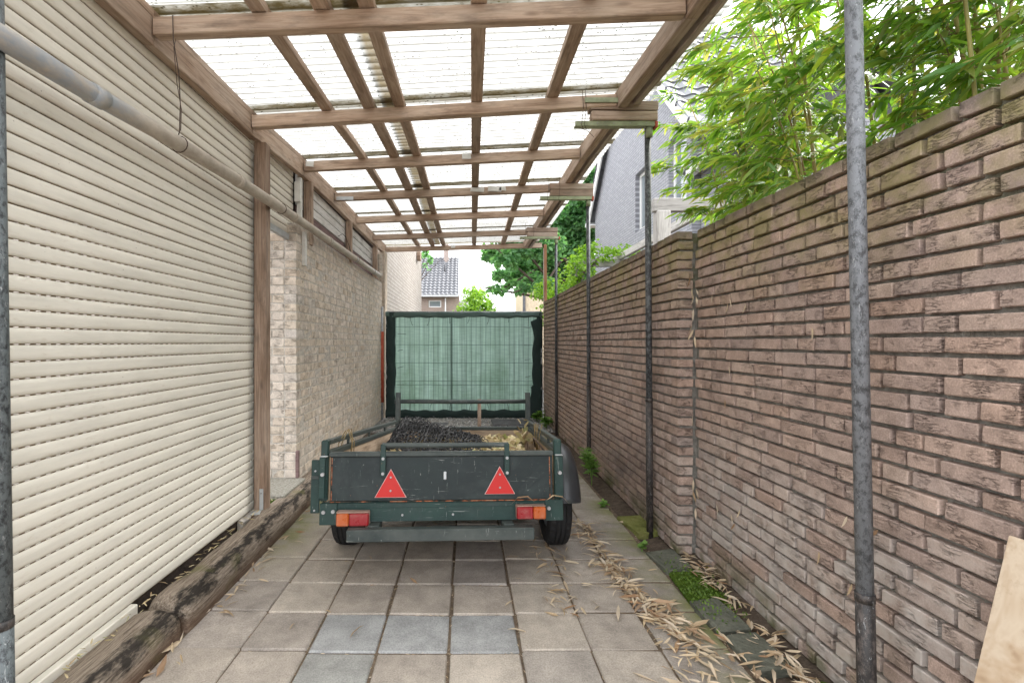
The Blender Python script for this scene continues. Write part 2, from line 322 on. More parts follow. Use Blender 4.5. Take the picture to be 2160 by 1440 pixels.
def far_brick(name, c1, c2, cm, axis, bw=0.22, bh=0.0625):
    t = NT(name, 0.9, 0.15); p = t.pos()
    v = t.n('CombineXYZ', {0: t.xyz(p, axis), 1: t.xyz(p, 2), 2: 0.0})
    br = t.t.nodes.new('ShaderNodeTexBrick'); t.put(br.inputs['Vector'], v)
    for k, val in {'Color1': c1, 'Color2': c2, 'Mortar': cm}.items(): t.put(br.inputs[k], val)
    for k, val in {'Scale': 1.0, 'Mortar Size': 0.007, 'Mortar Smooth': 0.3, 'Brick Width': bw, 'Row Height': bh, 'Bias': 0.0}.items(): br.inputs[k].default_value = val
    c = t.mix(1.0, br.outputs[0], t.ramp(t.noise(p, 10, 5, 0.7), [(0.3, 0.86), (0.7, 1.08)]), 'MULTIPLY')
    hgt = t.math('SUBTRACT', t.math('MULTIPLY', t.noise(p, 40, 4), 0.4), br.outputs[1])
    M[name] = t.fin(c, None, t.bump(hgt, 0.9, 0.008))
far_brick('brick_grey_painted', (0.31, 0.315, 0.34), (0.36, 0.365, 0.39), (0.19, 0.19, 0.21), 1)
far_brick('brick_grey_front', (0.31, 0.315, 0.34), (0.36, 0.365, 0.39), (0.19, 0.19, 0.21), 0)
far_brick('brick_white_far', (0.36, 0.325, 0.29), (0.42, 0.385, 0.345), (0.22, 0.20, 0.185), 1, 0.22, 0.077)
far_brick('brick_tan_far', (0.32, 0.25, 0.21), (0.36, 0.29, 0.25), (0.28, 0.24, 0.22), 0)
far_brick('brick_cream_far', (0.62, 0.54, 0.40), (0.68, 0.60, 0.46), (0.55, 0.48, 0.38), 0)
def tile_mat():
    t = NT('roof_tile', 0.55, 0.35); p = t.pos()
    M['roof_tile'] = t.fin(t.mix(1.0, (0.15, 0.153, 0.165), t.ramp(t.noise(p, 5, 5), [(0.3, 0.75), (0.7, 1.2)]), 'MULTIPLY'))
tile_mat()
def ply_board():
    t = NT('board_beige', 0.6, 0.25); p = t.pos()
    a = t.noise(p, 4.5, 6, 0.7, 0.6); b = t.noise(p, 26, 5, 0.75)
    c = t.ramp(a, [(0.34, (0.30, 0.19, 0.11)), (0.45, (0.50, 0.37, 0.25)), (0.56, (0.62, 0.51, 0.385)), (0.72, (0.48, 0.35, 0.23))])
    c = t.mix(t.ramp(b, [(0.55, 0.0), (0.75, 0.45)]), c, (0.36, 0.24, 0.15))
    M['board_beige'] = t.fin(c)
ply_board()
def sheet_mat():
    t = NT('corrugated_sheet', 0.35, 0.4); p = t.pos(); y = t.xyz(p, 1)
    sp = t.n('TexVoronoi', {'Vector': t.scl(p, (1, 1.7, 1)), 'Scale': 40.0}); ga = t.ramp(t.noise(p, 9, 5, 0.75), [(0.42, 0.0), (0.55, 1.0)])
    c = t.mix(t.math('MULTIPLY', t.ramp(sp, [(0.2, 0.97), (0.32, 0.0)]), ga), (0.66, 0.66, 0.645), (0.03, 0.026, 0.018))
    # rib shade painted as dark lines in each corrugation valley
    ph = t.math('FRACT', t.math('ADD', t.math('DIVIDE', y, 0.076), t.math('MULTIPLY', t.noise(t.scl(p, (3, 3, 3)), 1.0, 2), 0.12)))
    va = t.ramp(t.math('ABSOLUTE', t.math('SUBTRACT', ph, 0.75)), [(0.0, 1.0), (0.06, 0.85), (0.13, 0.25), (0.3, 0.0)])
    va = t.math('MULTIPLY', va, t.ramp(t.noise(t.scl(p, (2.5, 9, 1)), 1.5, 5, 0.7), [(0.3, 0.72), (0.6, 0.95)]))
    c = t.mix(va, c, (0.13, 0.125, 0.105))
    fl = t.ramp(t.noise(t.scl(p, (1.2, 2.2, 1)), 1.5, 6, 0.7), [(0.35, 0.0), (0.7, 0.45)]); c = t.mix(fl, c, (0.30, 0.295, 0.27))
    gy = t.xyz(t.n('TexCoord', out='Generated'), 1); gx = t.xyz(t.n('TexCoord', out='Generated'), 0)
    ed = t.ramp(gy, [(0.0, 1.0), (0.05, 0.8), (0.085, 0.0), (0.91, 0.0), (0.94, 1.0), (1.0, 0.7)])
    al = t.math('MULTIPLY', ed, t.ramp(t.noise(t.scl(p, (4, 14, 4)), 1.6, 6, 0.75), [(0.30, 0.1), (0.56, 0.9)]))
    c = t.mix(al, c, (0.15, 0.115, 0.04))
    ex = t.math('MULTIPLY', t.ramp(gx, [(0.915, 0.0), (0.94, 1.0)]), t.math('MULTIPLY', t.n('ObjectInfo', out='Alpha'), t.ramp(t.noise(t.scl(p, (4, 9, 4)), 1.5, 5, 0.7), [(0.3, 0.35), (0.6, 0.85)])))
    c = t.mix(ex, c, (0.36, 0.28, 0.155))
    t.fin(c)
    tr = t.t.nodes.new('ShaderNodeBsdfTranslucent'); t.put(tr.inputs[0], c)
    ms = t.t.nodes.new('ShaderNodeMixShader'); ms.inputs[0].default_value = 0.66
    t.t.links.new(t.b.outputs[0], ms.inputs[1]); t.t.links.new(tr.outputs[0], ms.inputs[2]); t.t.links.new(ms.outputs[0], t.out.inputs[0])
    M['corrugated_sheet'] = t.m
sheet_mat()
def cloth_mat(name, col, trans, streak=True):
    t = NT(name, 0.8, 0.15); p = t.pos()
    c = col
    if streak:
        s1 = t.noise(t.scl(p, (9, 1, 0.35)), 1.6, 5, 0.65); s2 = t.noise(t.scl(p, (1.5, 1, 1.2)), 1.7, 5, 0.65); s3 = t.noise(t.scl(p, (6, 6, 160)), 1.0, 2)
        c = t.mix(t.ramp(s1, [(0.35, 0.0), (0.7, 1.0)]), tuple(.70 * k for k in col), tuple(1.22 * k for k in col))
        c = t.mix(t.math('MULTIPLY', t.ramp(s2, [(0.42, 0.0), (0.68, 0.7)]), t.mrange(t.xyz(p, 2), 2.1, 0.3)), c, (0.17, 0.30, 0.19))
        c = t.mix(1.0, c, t.ramp(s3, [(0.35, 0.86), (0.65, 1.08)]), 'MULTIPLY')
    t.fin(c)
    tr = t.t.nodes.new('ShaderNodeBsdfTranslucent'); t.put(tr.inputs[0], c)
    ms = t.t.nodes.new('ShaderNodeMixShader'); ms.inputs[0].default_value = trans
    t.t.links.new(t.b.outputs[0], ms.inputs[1]); t.t.links.new(tr.outputs[0], ms.inputs[2]); t.t.links.new(ms.outputs[0], t.out.inputs[0])
    M[name] = t.m
cloth_mat('shade_cloth', (0.40, 0.575, 0.505), 0.55)
cloth_mat('wrap_cloth', (0.04, 0.062, 0.058), 0.2, False)
cloth_mat('wrap_pale', (0.13, 0.19, 0.17), 0.3, False)
plain('wire_green', (0.07, 0.13, 0.115), 0.5, 0.3, var=0.1)
plain('tie_black', (0.012, 0.012, 0.013), 0.5)

# ------------------------------------------------------------------ mesh helpers
def chainw(o):
    m = o.matrix_basis.copy(); p = o.parent
    while p: m = p.matrix_basis @ m; p = p.parent
    return m
def place(o, Mw, parent):
    if parent:
        o.parent = parent; o.matrix_basis = chainw(parent).inverted() @ Mw
    else: o.matrix_basis = Mw
    return o
def tag(o, label=None, cat=None, group=None, kind=None):
    if label: o['label'] = label
    if cat: o['category'] = cat
    if group: o['group'] = group
    if kind: o['kind'] = kind
    return o
def thing(name, loc, label, cat, group=None):
    o = bpy.data.objects.new(name, None); o.empty_display_size = 0.1; COL.objects.link(o); o.location = loc
    o.matrix_basis = Matrix.Translation(loc)
    return tag(o, label, cat, group)
def mk(name, V, F, mat, parent=None, smooth=False, recenter=True, mw=None):
    V = np.asarray(V, dtype=float)
    c = np.zeros(3)
    if recenter and mw is None:
        c = np.array([(V[:, 0].min() + V[:, 0].max()) / 2, (V[:, 1].min() + V[:, 1].max()) / 2, V[:, 2].min()])
    me = bpy.data.meshes.new(name); me.from_pydata((V - c).tolist(), [], [list(f) for f in F]); me.update()
    if smooth: me.polygons.foreach_set('use_smooth', [True] * len(me.polygons))
    mats = mat if isinstance(mat, list) else [mat]
    for k in mats: me.materials.append(M[k])
    o = bpy.data.objects.new(name, me); COL.objects.link(o)
    return place(o, mw if mw is not None else Matrix.Translation(c), parent)
def link_copy(me, name, Mw, parent):
    o = bpy.data.objects.new(name, me); COL.objects.link(o); return place(o, Mw, parent)
# chamfered box template
def _tmpl():
    import itertools
    S = list(itertools.product((-1, 1), repeat=3)); idx = {}; L = []
    for s in S:
        for a in range(3): idx[(s, a)] = len(L); L.append((s, a))
    F = []
    for a in range(3):
        for sg in (-1, 1):
            q = [s for s in S if s[a] == sg]; b, c = [k for k in range(3) if k != a]
            q.sort(key=lambda s: math.atan2(s[c], s[b])); F.append([idx[(s, a)] for s in q])
    for a, b in ((0, 1), (0, 2), (1, 2)):
        c = 3 - a - b
        for sa in (-1, 1):
            for sb in (-1, 1):
                def g(sc_): 
                    s = [0, 0, 0]; s[a] = sa; s[b] = sb; s[c] = sc_; return tuple(s)
                F.append([idx[(g(-1), a)], idx[(g(-1), b)], idx[(g(1), b)], idx[(g(1), a)]])
    for s in S: F.append([idx[(s, 0)], idx[(s, 1)], idx[(s, 2)]])
    def co(sx, sy, sz, ch):
        h = (sx / 2, sy / 2, sz / 2); out = []
        for s, a in L: out.append([s[k] * (h[k] if k == a else h[k] - ch) for k in range(3)])
        return np.array(out)
    V = co(2, 2, 2, 0.2)
    for f in F:
        n_ = np.cross(V[f[1]] - V[f[0]], V[f[2]] - V[f[0]])
        if n_ @ V[f].mean(0) < 0: f.reverse()
    return F, co
CF, cham = _tmpl()
def cbox(x0, x1, y0, y1, z0, z1, ch=0.003):
    V = cham(abs(x1 - x0), abs(y1 - y0), abs(z1 - z0), min(ch, 0.45 * min(abs(x1 - x0), abs(y1 - y0), abs(z1 - z0))))
    return V + np.array([(x0 + x1) / 2, (y0 + y1) / 2, (z0 + z1) / 2]), CF
class MB:
    def __init__(s): s.V = []; s.F = []; s.n = 0
    def add(s, V, F):
        V = np.asarray(V, dtype=float)
        s.V.append(V); s.F += [[i + s.n for i in f] for f in F]; s.n += len(V); return s
    def box(s, *a, ch=0.003): return s.add(*cbox(*a, ch=ch))
    def tube(s, pts, r, seg=8, caps=True): return s.add(*tube(pts, r, seg, caps))
    def bar(s, p0, p1, w, h, up=(0, 0, 1), ch=0.002): return s.add(*bar(p0, p1, w, h, up, ch))
    def mk(s, name, mat, parent=None, smooth=False, **k): return mk(name, np.vstack(s.V), s.F, mat, parent, smooth, **k)
def box(name, x0, x1, y0, y1, z0, z1, mat, parent=None, ch=0.003):
    V, F = cbox(x0, x1, y0, y1, z0, z1, ch); return mk(name, V, F, mat, parent)
def frame(p0, p1, up=(0, 0, 1)):
    p0 = Vector(p0); p1 = Vector(p1); x = (p1 - p0).normalized(); u = Vector(up)
    if abs(x.dot(u)) > 0.98: u = Vector((0, 1, 0))
    y = u.cross(x).normalized(); z = x.cross(y)
    m = Matrix((x, y, z)).transposed().to_4x4(); m.translation = (p0 + p1) / 2
    return m, (p1 - p0).length
def bar(p0, p1, w, h, up=(0, 0, 1), ch=0.002):
    m, L = frame(p0, p1, up); V = cham(L, w, h, ch); mm = np.array(m)
    return V @ mm[:3, :3].T + mm[:3, 3], CF
def beam(name, p0, p1, w, h, mat, parent=None, up=(0, 0, 1), ch=0.004, wob=0.0):
    m, L = frame(p0, p1, up); V = cham(L, w, h, min(ch, 0.4 * min(w, h)))
    if wob: V = V + NR.normal(0, wob, V.shape)
    return mk(name, V, CF, mat, parent, mw=m)
def tube(pts, r, seg=8, caps=True):
    P = [Vector(p) for p in pts]; n = len(P); rs = r if hasattr(r, '__len__') else [r] * n
    V = []; F = []; prev = None
    for i, p in enumerate(P):
        t = (P[min(i + 1, n - 1)] - P[max(i - 1, 0)]).normalized()
        if prev is None:
            u = Vector((0, 0, 1)) if abs(t.z) < 0.9 else Vector((1, 0, 0))
            a = t.cross(u).normalized()
        else: a = (prev - t * prev.dot(t)).normalized()
        prev = a; b = t.cross(a)
        for k in range(seg):
            q = 2 * math.pi * k / seg; V.append(p + (a * math.cos(q) + b * math.sin(q)) * rs[i])
    for i in range(n - 1):
        for k in range(seg):
            k2 = (k + 1) % seg; F.append([i * seg + k, i * seg + k2, (i + 1) * seg + k2, (i + 1) * seg + k])
    if caps: F.append(list(range(seg))[::-1]); F.append(list(range((n - 1) * seg, n * seg)))
    return np.array([tuple(v) for v in V]), F
def tubeo(name, pts, r, mat, parent=None, seg=12, smooth=True):
    V, F = tube(pts, r, seg); o = mk(name, V, F, mat, parent)
    if smooth:
        for p in o.data.polygons: p.use_smooth = len(p.vertices) == 4
    return o
def scatter(name, TV, TF, R3, T3, mat, parent=None, smooth=False):
    """many copies of a small template in one mesh: R3 (N,3,3), T3 (N,3)"""
    TV = np.asarray(TV, float); N = len(T3); k = len(TV)
    V = np.einsum('nij,kj->nki', R3, TV) + T3[:, None, :]
    V = V.reshape(-1, 3)
    c = np.array([V[:, 0].mean(), V[:, 1].mean(), V[:, 2].min()]); V = V - c
    me = bpy.data.meshes.new(name)
    fl = [len(f) for f in TF]; loops = np.concatenate([np.array(f) for f in TF])
    nl = len(loops); nf = len(TF)
    L = (loops[None, :] + (np.arange(N) * k)[:, None]).reshape(-1)
    st0 = np.concatenate([[0], np.cumsum(fl)[:-1]]); st = (st0[None, :] + (np.arange(N) * nl)[:, None]).reshape(-1)
    me.vertices.add(N * k); me.vertices.foreach_set('co', V.reshape(-1))
    me.loops.add(N * nl); me.loops.foreach_set('vertex_index', L.astype(np.int32))
    me.polygons.add(N * nf); me.polygons.foreach_set('loop_start', st.astype(np.int32))
    me.update(calc_edges=True); me.validate()
    if smooth: me.polygons.foreach_set('use_smooth', [True] * len(me.polygons))
    me.materials.append(M[mat])
    o = bpy.data.objects.new(name, me); COL.objects.link(o)
    return place(o, Matrix.Translation(c), parent)
def basis(d, roll, s):
    """(N,3) directions -> rotation with local x along d, local z about up, rolled; s scales (N,) or (N,3)"""
    d = d / np.linalg.norm(d, axis=1, keepdims=True); up = np.tile([0, 0, 1.], (len(d), 1))
    y = np.cross(up, d); nn = np.linalg.norm(y, axis=1, keepdims=True); y = np.where(nn < 1e-3, [[0, 1., 0]], y / np.maximum(nn, 1e-6))
    z = np.cross(d, y); c = np.cos(roll)[:, None]; sn = np.sin(roll)[:, None]
    y2 = y * c + z * sn; z2 = -y * sn + z * c
    Rm = np.stack([d, y2, z2], axis=2)
    s = np.asarray(s); s = s[:, None] * np.ones((1, 3)) if s.ndim == 1 else s
    return Rm * s[:, None, :]
# blade-shaped leaf, unit length along x, slightly folded and drooping
LEAFV = np.array([(0, 0, 0), (0.3, 0.075, 0.012), (0.3, -0.075, 0.012), (0.33, 0, -0.008), (0.7, 0.055, -0.03), (0.7, -0.055, -0.03), (0.72, 0, -0.05), (1.0, 0, -0.13)])
LEAFF = [[0, 3, 1], [0, 2, 3], [1, 3, 6, 4], [3, 2, 5, 6], [4, 6, 7], [6, 5, 7]]
# broad small leaf for trees / climber
BROADV = np.array([(0, 0, 0), (0.35, 0.3, 0.05), (0.35, -0.3, 0.05), (0.75, 0.22, 0.0), (0.75, -0.22, 0.0), (1.0, 0, -0.08)])
BROADF = [[0, 2, 1], [1, 2, 4, 3], [3, 4, 5]]
def lerp(a, b, t): return a + (b - a) * t
def px(P):   # picture position of a point, only used to rank pieces by how large they show
    return 984 + 1038 * P[0] / P[1], 722 - 1038 * (P[2] - 1.35) / P[1]

# ================================================================== GROUND
V, F = [(-400, -60, -0.06), (400, -60, -0.06), (400, 900, -0.06), (-400, 900, -0.06)], [[0, 1, 2, 3]]
g = mk('ground', V, F, 'soil', recenter=False); tag(g, 'bare brown earth under and around everything', 'ground', kind='structure')
pav = box('paving', -1.32, 1.19, -0.6, 7.6, -0.058, -0.010, 'joint_sand', ch=0.002); tag(pav, 'sandy bed and joints between the concrete paving slabs', 'paving', kind='structure')
# soil strip beside the wall, gently lumpy
def lumpy(name, x0, x1, y0, y1, nx, ny, zf, mat, label, cat, kind):
    V = []; F = []
    for j in range(ny + 1):
        for i in range(nx + 1):
            x = lerp(x0, x1, i / nx); y = lerp(y0, y1, j / ny); V.append((x, y, zf(x, y)))
    for j in range(ny):
        for i in range(nx):
            a = j * (nx + 1) + i; F.append([a, a + 1, a + nx + 2, a + nx + 1])
    return tag(mk(name, V, F, mat, smooth=True, recenter=False), label, cat, kind=kind)
lumpy('soil_strip', 1.155, 1.62, -0.5, 8.7, 16, 150, lambda x, y: -0.034 + 0.014 * noise.noise((x * 6, y * 6, 0)) + 0.022 * max(0, (x - 1.17)) * 5, 'soil', 'strip of bare soil at the foot of the brown brick wall', 'soil', 'structure')
lumpy('soil_verge', -1.95, -1.25, -0.5, 8.7, 12, 120, lambda x, y: -0.02 + 0.02 * noise.noise((x * 6, y * 6, 3)), 'soil', 'dirt between the sleepers and the roller shutter', 'soil', 'structure')
gb = box('gravel_drive', -1.6, 2.2, 7.45, 22, -0.05, -0.005, 'gravel_bed', ch=0.001); tag(gb, 'grey gravel driveway under and beyond the green screen', 'gravel', kind='structure')
# pavers
JX = [-1.31, -1.0, -0.70, -0.395, -0.078, 0.24, 0.55, 0.86, 1.165]
pv_meshes = []
for k in range(5):
    V = cham(1, 1, 1, 0.0) ; V = cham(0.302, 0.291, 0.05, 0.006) + NR.normal(0, 0.0012, (24, 3)); me = bpy.data.meshes.new('paver'); me.from_pydata(V.tolist(), [], CF); me.update(); me.materials.append(M['paver_concrete']); pv_meshes.append(me)
PC = [(0.40, 0.35, 0.30), (0.43, 0.375, 0.32), (0.37, 0.325, 0.285), (0.45, 0.395, 0.335), (0.36, 0.32, 0.285), (0.41, 0.365, 0.32)]
for j in range(-9, 19):
    for i in range(len(JX) - 1):
        y = 2.146 + 0.302 * j + 0.151; xm = (JX[i] + JX[i + 1]) / 2
        if y < -0.5 or y > 7.4: continue
        wdt = JX[i + 1] - JX[i]
        sk_ = {0: 0.07, 1: 0.035}.get(i, 0.0) * 0.6 + 0.012 * max(0, i - 4)
        z = -0.026 + RND.uniform(-0.003, 0.003) - (0.003 if i >= 6 else 0)
        Mt = Matrix.Translation((xm + RND.uniform(-.003, .003), y + sk_ + RND.uniform(-.003, .003), z)) @ Matrix.Rotation(rad(RND.uniform(-.7, .7)), 4, 'Z') @ Matrix.Rotation(rad(RND.uniform(-.45, .45)), 4, 'X') @ Matrix.Rotation(rad(RND.uniform(-.45, .45) + (0.3 if i >= 6 else 0)), 4, 'Y') @ Matrix.Diagonal((min(1.0, (wdt - 0.009) / 0.302), 1, 1, 1))
        o = link_copy(RND.choice(pv_meshes), 'paver', Mt, pav)
        c = RND.choice(PC)
        if j == 0 and i in (2, 3, 4): c = (0.365, 0.365, 0.36)
        if j in (-1,) and i in (2,): c = (0.34, 0.335, 0.315)
        if i >= 5: c = tuple(0.92 * a for a in c)
        f = RND.uniform(0.92, 1.08); o.color = (c[0] * f, c[1] * f, c[2] * f, 1)

# ================================================================== BRICK WALLS
def brick_lib(n, h, d, ch, jit):
    lib = []
    for k in range(n):
        V = cham(d, 1.0, h, 0.0)
        lib.append(None)
    return lib
def wall_bricks(parent, mat, runs, limit, name='brick'):
    """runs: list of (centre, length, height, depth, axis) ; the largest in view become parts, the rest one joined part"""
    scored = []
    for r in runs:
        (cx, cy, cz), L, h, d, ax = r
        if cy > 0.35:
            x, y = px((cx, cy, cz)); vis = -120 < x < 2280 and -60 < y < 1500
        else: vis = False
        scored.append((-(L * h / max(cy, 0.2) ** 2) if vis else 1.0, r))
    scored.sort(key=lambda t: t[0])
    lib = {}
    for s_, ((cx, cy, cz), L, h, d, ax) in scored[:limit]:
        key = (round(L, 2), round(h, 3), ax, RND.randrange(6))
        if key not in lib:
            V = cham(d, L, h, 0.003) + NR.normal(0, 0.0009, (24, 3))
            if ax == 'x': V = V[:, [1, 0, 2]] * np.array([1, -1, 1])
            me = bpy.data.meshes.new(name); me.from_pydata(V.tolist(), [], CF); me.update(); me.materials.append(M[mat]); lib[key] = me
        Mt = Matrix.Translation((cx, cy, cz)) @ Matrix.Rotation(rad(RND.uniform(-.35, .35)), 4, 'X') @ Matrix.Rotation(rad(RND.uniform(-.5, .5)), 4, 'Z')
        link_copy(lib[key], name, Mt, parent)
    rest = scored[limit:]
    if rest:
        mb = MB()
        for s_, ((cx, cy, cz), L, h, d, ax) in rest:
            V = cham(d, L, h, 0.003) if ax == 'y' else cham(L, d, h, 0.003)
            mb.add(V + NR.normal(0, 0.0009, (24, 3)) + np.array([cx, cy, cz]), CF)
        o = mb.mk('brickwork', mat, parent); o['kind'] = 'stuff'
# brown garden wall
gw = thing('garden_wall', (1.45, 4.3, 0), 'tall brown rough-faced brick wall running along the right side', 'wall')
runs = []
PITCH = 0.0627
for c in range(33):
    zc = 0.026 + c * PITCH
    for (xf, ya, yb) in ((1.455, 0.2, 3.13), (1.345, 3.14, 8.62)):
        y = ya - (RND.choice((0.0, 0.11, 0.055, 0.16)) if xf > 1.4 else 0.0)
        if xf < 1.4 and c % 2: first = 0.10
        else: first = 0.21
        k = 0
        while y < yb - 0.03:
            L = first if (k == 0 and xf < 1.4) else (0.205 if RND.random() < 0.68 else 0.098)
            L2 = min(L + RND.uniform(-.006, .004), yb - y)
            if L2 > 0.03:
                dx = RND.uniform(-0.004, 0.004); h = 0.0485 + RND.uniform(-.002, .002)
                runs.append(((xf + 0.05 + dx, y + L2 / 2, zc + RND.uniform(-.0015, .0015)), L2, h, 0.10, 'y'))
            y += L + 0.0135; k += 1
wall_bricks(gw, 'brick_brown', runs, 300)
mb = MB(); mb.box(1.482, 1.66, -0.2, 3.2, -0.05, 2.052, ch=0.001); mb.mk('mortar', 'mortar_grey', gw)
mb = MB(); mb.box(1.372, 1.55, 3.166, 8.61, -0.05, 2.052, ch=0.001); mb.mk('mortar', 'mortar_grey', gw)
# sandy brick house on the left
bh = thing('brick_house', (-2.4, 6.5, 0), 'low house of sandy rough brick with board-clad eaves on the left', 'house')
runs = []
for c in range(31):
    zc = 0.034 + c * 0.0773
    y = 4.34; k = 0
    while y < 8.70:
        L = (0.10 if c % 2 else 0.21) if k == 0 else (0.21 if RND.random() < 0.8 else 0.10)
        L2 = min(L + RND.uniform(-.003, .003), 8.72 - y)
        runs.append(((-1.55 + RND.uniform(-.0035, .0035), y + L2 / 2, zc), L2, 0.066 + RND.uniform(-.0015, .0015), 0.10, 'y')); y += L + 0.0105; k += 1
    x = -1.611; k = 0
    while x > -2.5:
        L = (0.21 if c % 2 else 0.10) if k == 0 else 0.21
        runs.append(((x - L / 2, 4.39 + RND.uniform(-.004, .004), zc), L, 0.066, 0.10, 'x')); x -= L + 0.0105; k += 1
wall_bricks(bh, 'brick_sand', runs, 300)
mb = MB(); mb.box(-4.6, -1.5035, 4.3435, 8.71, -0.05, 2.405, ch=0.001); mb.mk('mortar', 'mortar_pale', bh)
mb = MB(); mb.box(-4.6, -1.60, 4.36, 8.71, 2.41, 2.99, ch=0.001); mb.mk('eaves_wall', 'bitumen', bh)
mb = MB(); mb.box(-4.7, -1.62, 4.3, 8.75, 2.995, 3.06, ch=0.004); mb.mk('roof', 'roof_felt', bh)
zb = 2.41
for k, (m_, hh) in enumerate((('board_purple', 0.105), ('board_purple', 0.105), ('board_white', 0.095), ('board_white', 0.095), ('board_white', 0.10))):
    beam('board', (-1.575 - 0.003 * (k % 2), 4.55, zb + hh / 2), (-1.575 - 0.003 * (k % 2), 8.70, zb + hh / 2), 0.022, hh - 0.008, m_, bh, ch=0.003); zb += hh
# taller pale brick house beyond the screen
fh = thing('pale_house', (-4, 13, 0), 'taller pale brick house wall just beyond the green screen on the left', 'house')
mb = MB(); mb.box(-7.5, -1.52, 9.15, 16.6, -0.05, 6.2, ch=0.01); mb.mk('wall', 'brick_white_far', fh)
mb = MB(); mb.box(-7.6, -1.5, 9.0, 16.8, 6.21, 6.4, ch=0.02); mb.mk('roof', 'roof_felt', fh)
mb = MB(); mb.box(-1.515, -1.40, 14.9, 15.25, 3.86, 4.1, ch=0.01); mb.mk('vent', 'wood_post', fh)
mb = MB(); mb.box(-1.66, -1.47, 8.86, 9.13, -0.05, 3.0, ch=0.01); o = mb.mk('corner_pier', 'brick_sand', fh)

# ================================================================== ROLLER SHUTTERS
def slat_mesh(L, pitch):
    """one slat along y, face towards +x; below the curved face a set-back strip with a row of slots"""
    prof = [(-0.012, pitch - 0.0005), (-0.002, pitch - 0.001), (0.0008, pitch * 0.93), (0.0024, pitch * 0.72), (0.0028, pitch * 0.5), (0.0024, pitch * 0.28), (0.0012, pitch * 0.13), (-0.002, pitch * 0.084), (-0.012, pitch * 0.082)]
    V = []; F = []; mi = []
    for y in (-L / 2, L / 2):
        for x, z in prof: V.append((x, y, z))
    n = len(prof)
    for i in range(n - 1): F.append([i, i + 1, n + i + 1, n + i]); mi.append(0)
    y = -L / 2; z0, z1 = -0.001, pitch * 0.084
    sp, sl = 0.044, 0.020
    while y < L / 2 - 0.001:      # solid pieces with open slots between them
        a, b = y, min(y + sp - sl, L / 2); k = len(V)
        V += [(-0.005, a, z0), (-0.005, b, z0), (-0.005, b, z1), (-0.005, a, z1)]; F.append([k, k + 1, k + 2, k + 3]); mi.append(1)
        a2, b2 = b, min(b + sl, L / 2); 
        if b2 > a2:
            for q0, q1 in ((z0, z0 + 0.0016), (z1 - 0.0016, z1)):
                k = len(V); V += [(-0.005, a2, q0), (-0.005, b2, q0), (-0.005, b2, q1), (-0.005, a2, q1)]; F.append([k, k + 1, k + 2, k + 3]); mi.append(1)
        y += sp
    me = bpy.data.meshes.new('slat'); me.from_pydata(V, [], F); me.update(); me.materials.append(M['shutter_cream']); me.materials.append(M['shutter_joint'])
    me.polygons.foreach_set('material_index', mi)
    me.polygons.foreach_set('use_smooth', [m == 0 for m in mi]); return me
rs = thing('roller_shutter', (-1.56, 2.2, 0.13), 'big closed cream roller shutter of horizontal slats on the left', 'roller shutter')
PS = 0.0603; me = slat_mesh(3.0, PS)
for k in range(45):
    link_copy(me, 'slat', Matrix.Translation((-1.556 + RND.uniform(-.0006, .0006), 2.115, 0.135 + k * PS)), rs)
box('slot_light_block', -1.95, -1.60, 0.6, 3.55, 2.0, 2.86, 'bitumen', rs, 0.004)  # unseen dark box added so the upper slots let no light through
box('bottom_rail', -1.572, -1.535, 0.62, 2.30, 0.066, 0.131, 'shutter_cream', rs, 0.004)
rs2 = thing('small_shutter', (-1.56, 4.1, 2.29), 'short cream roller shutter half rolled up between post and brick house', 'roller shutter')
me = slat_mesh(0.86, PS)
for k in range(11): link_copy(me, 'slat', Matrix.Translation((-1.585, 4.06, 2.31 + k * PS)), rs2)
box('bottom_rail', -1.60, -1.565, 3.63, 4.49, 2.255, 2.308, 'galvanised', rs2, 0.004)
gr = thing('shutter_guide', (-1.53, 4.47, 2.0), 'white plastic guide rail beside the small shutter above the pipe', 'rail')
box('rail', -1.545, -1.505, 4.475, 4.515, 2.10, 2.85, 'pvc_white', gr, 0.003)
box('bracket', -1.555, -1.50, 4.44, 4.474, 2.62, 2.80, 'pvc_white', gr, 0.003)
box('lower_rail', -1.50, -1.465, 4.48, 4.52, 2.05, 2.36, 'pvc_white', gr, 0.003)
sb = box('gap_shade_board', -1.64, -1.60, 0.6, 3.6, -0.02, 0.16, 'bitumen', ch=0.003); tag(sb, 'dark strip for the shade in the gap under the big roller shutter', 'sill')  # dark board stands in for the shade of the open gap

# ================================================================== SLEEPERS, STEP, POST
def sleeper(name, ya, yb, xl, xr, zt, seed, label, taper=0.0):
    nl = max(16, int((yb - ya) * 40)); prof = []
    for (u, v) in ((0, -0.05), (0, 0.45), (0.03, 0.82), (0.12, 0.97), (0.35, 1.02), (0.6, 1.0), (0.8, 0.93), (0.93, 0.78), (0.99, 0.5), (1.0, 0.2), (0.985, -0.05)): prof.append((u, v))
    V = []; F = []; n = len(prof)
    for j in range(nl + 1):
        y = lerp(ya, yb, j / nl)
        for (u, v) in prof:
            x = lerp(xl, xr, u); z = zt * v
            d = noise.noise((x * 9 + seed, y * 3.5, z * 9)) * 0.016 + noise.noise((x * 30, y * 5 + seed, z * 40)) * 0.006
            e = min(j, nl - j); pull = 0.012 * max(0, 2 - e)
            if v > 0: x += d * (1 if u > 0.5 else -0.4) - pull * (u - .5); z += d * 1.2 * v - pull * v
            V.append((x + taper * (y - ya), y, z))
    for j in range(nl):
        for i in range(n - 1): F.append([j * n + i, (j + 1) * n + i, (j + 1) * n + i + 1, j * n + i + 1])
    F.append(list(range(n))); F.append(list(range(nl * n, nl * n + n))[::-1])
    return tag(mk(name, V, F, 'sleeper_wood', smooth=True), label, 'sleeper', 'old sleepers edging the paving')
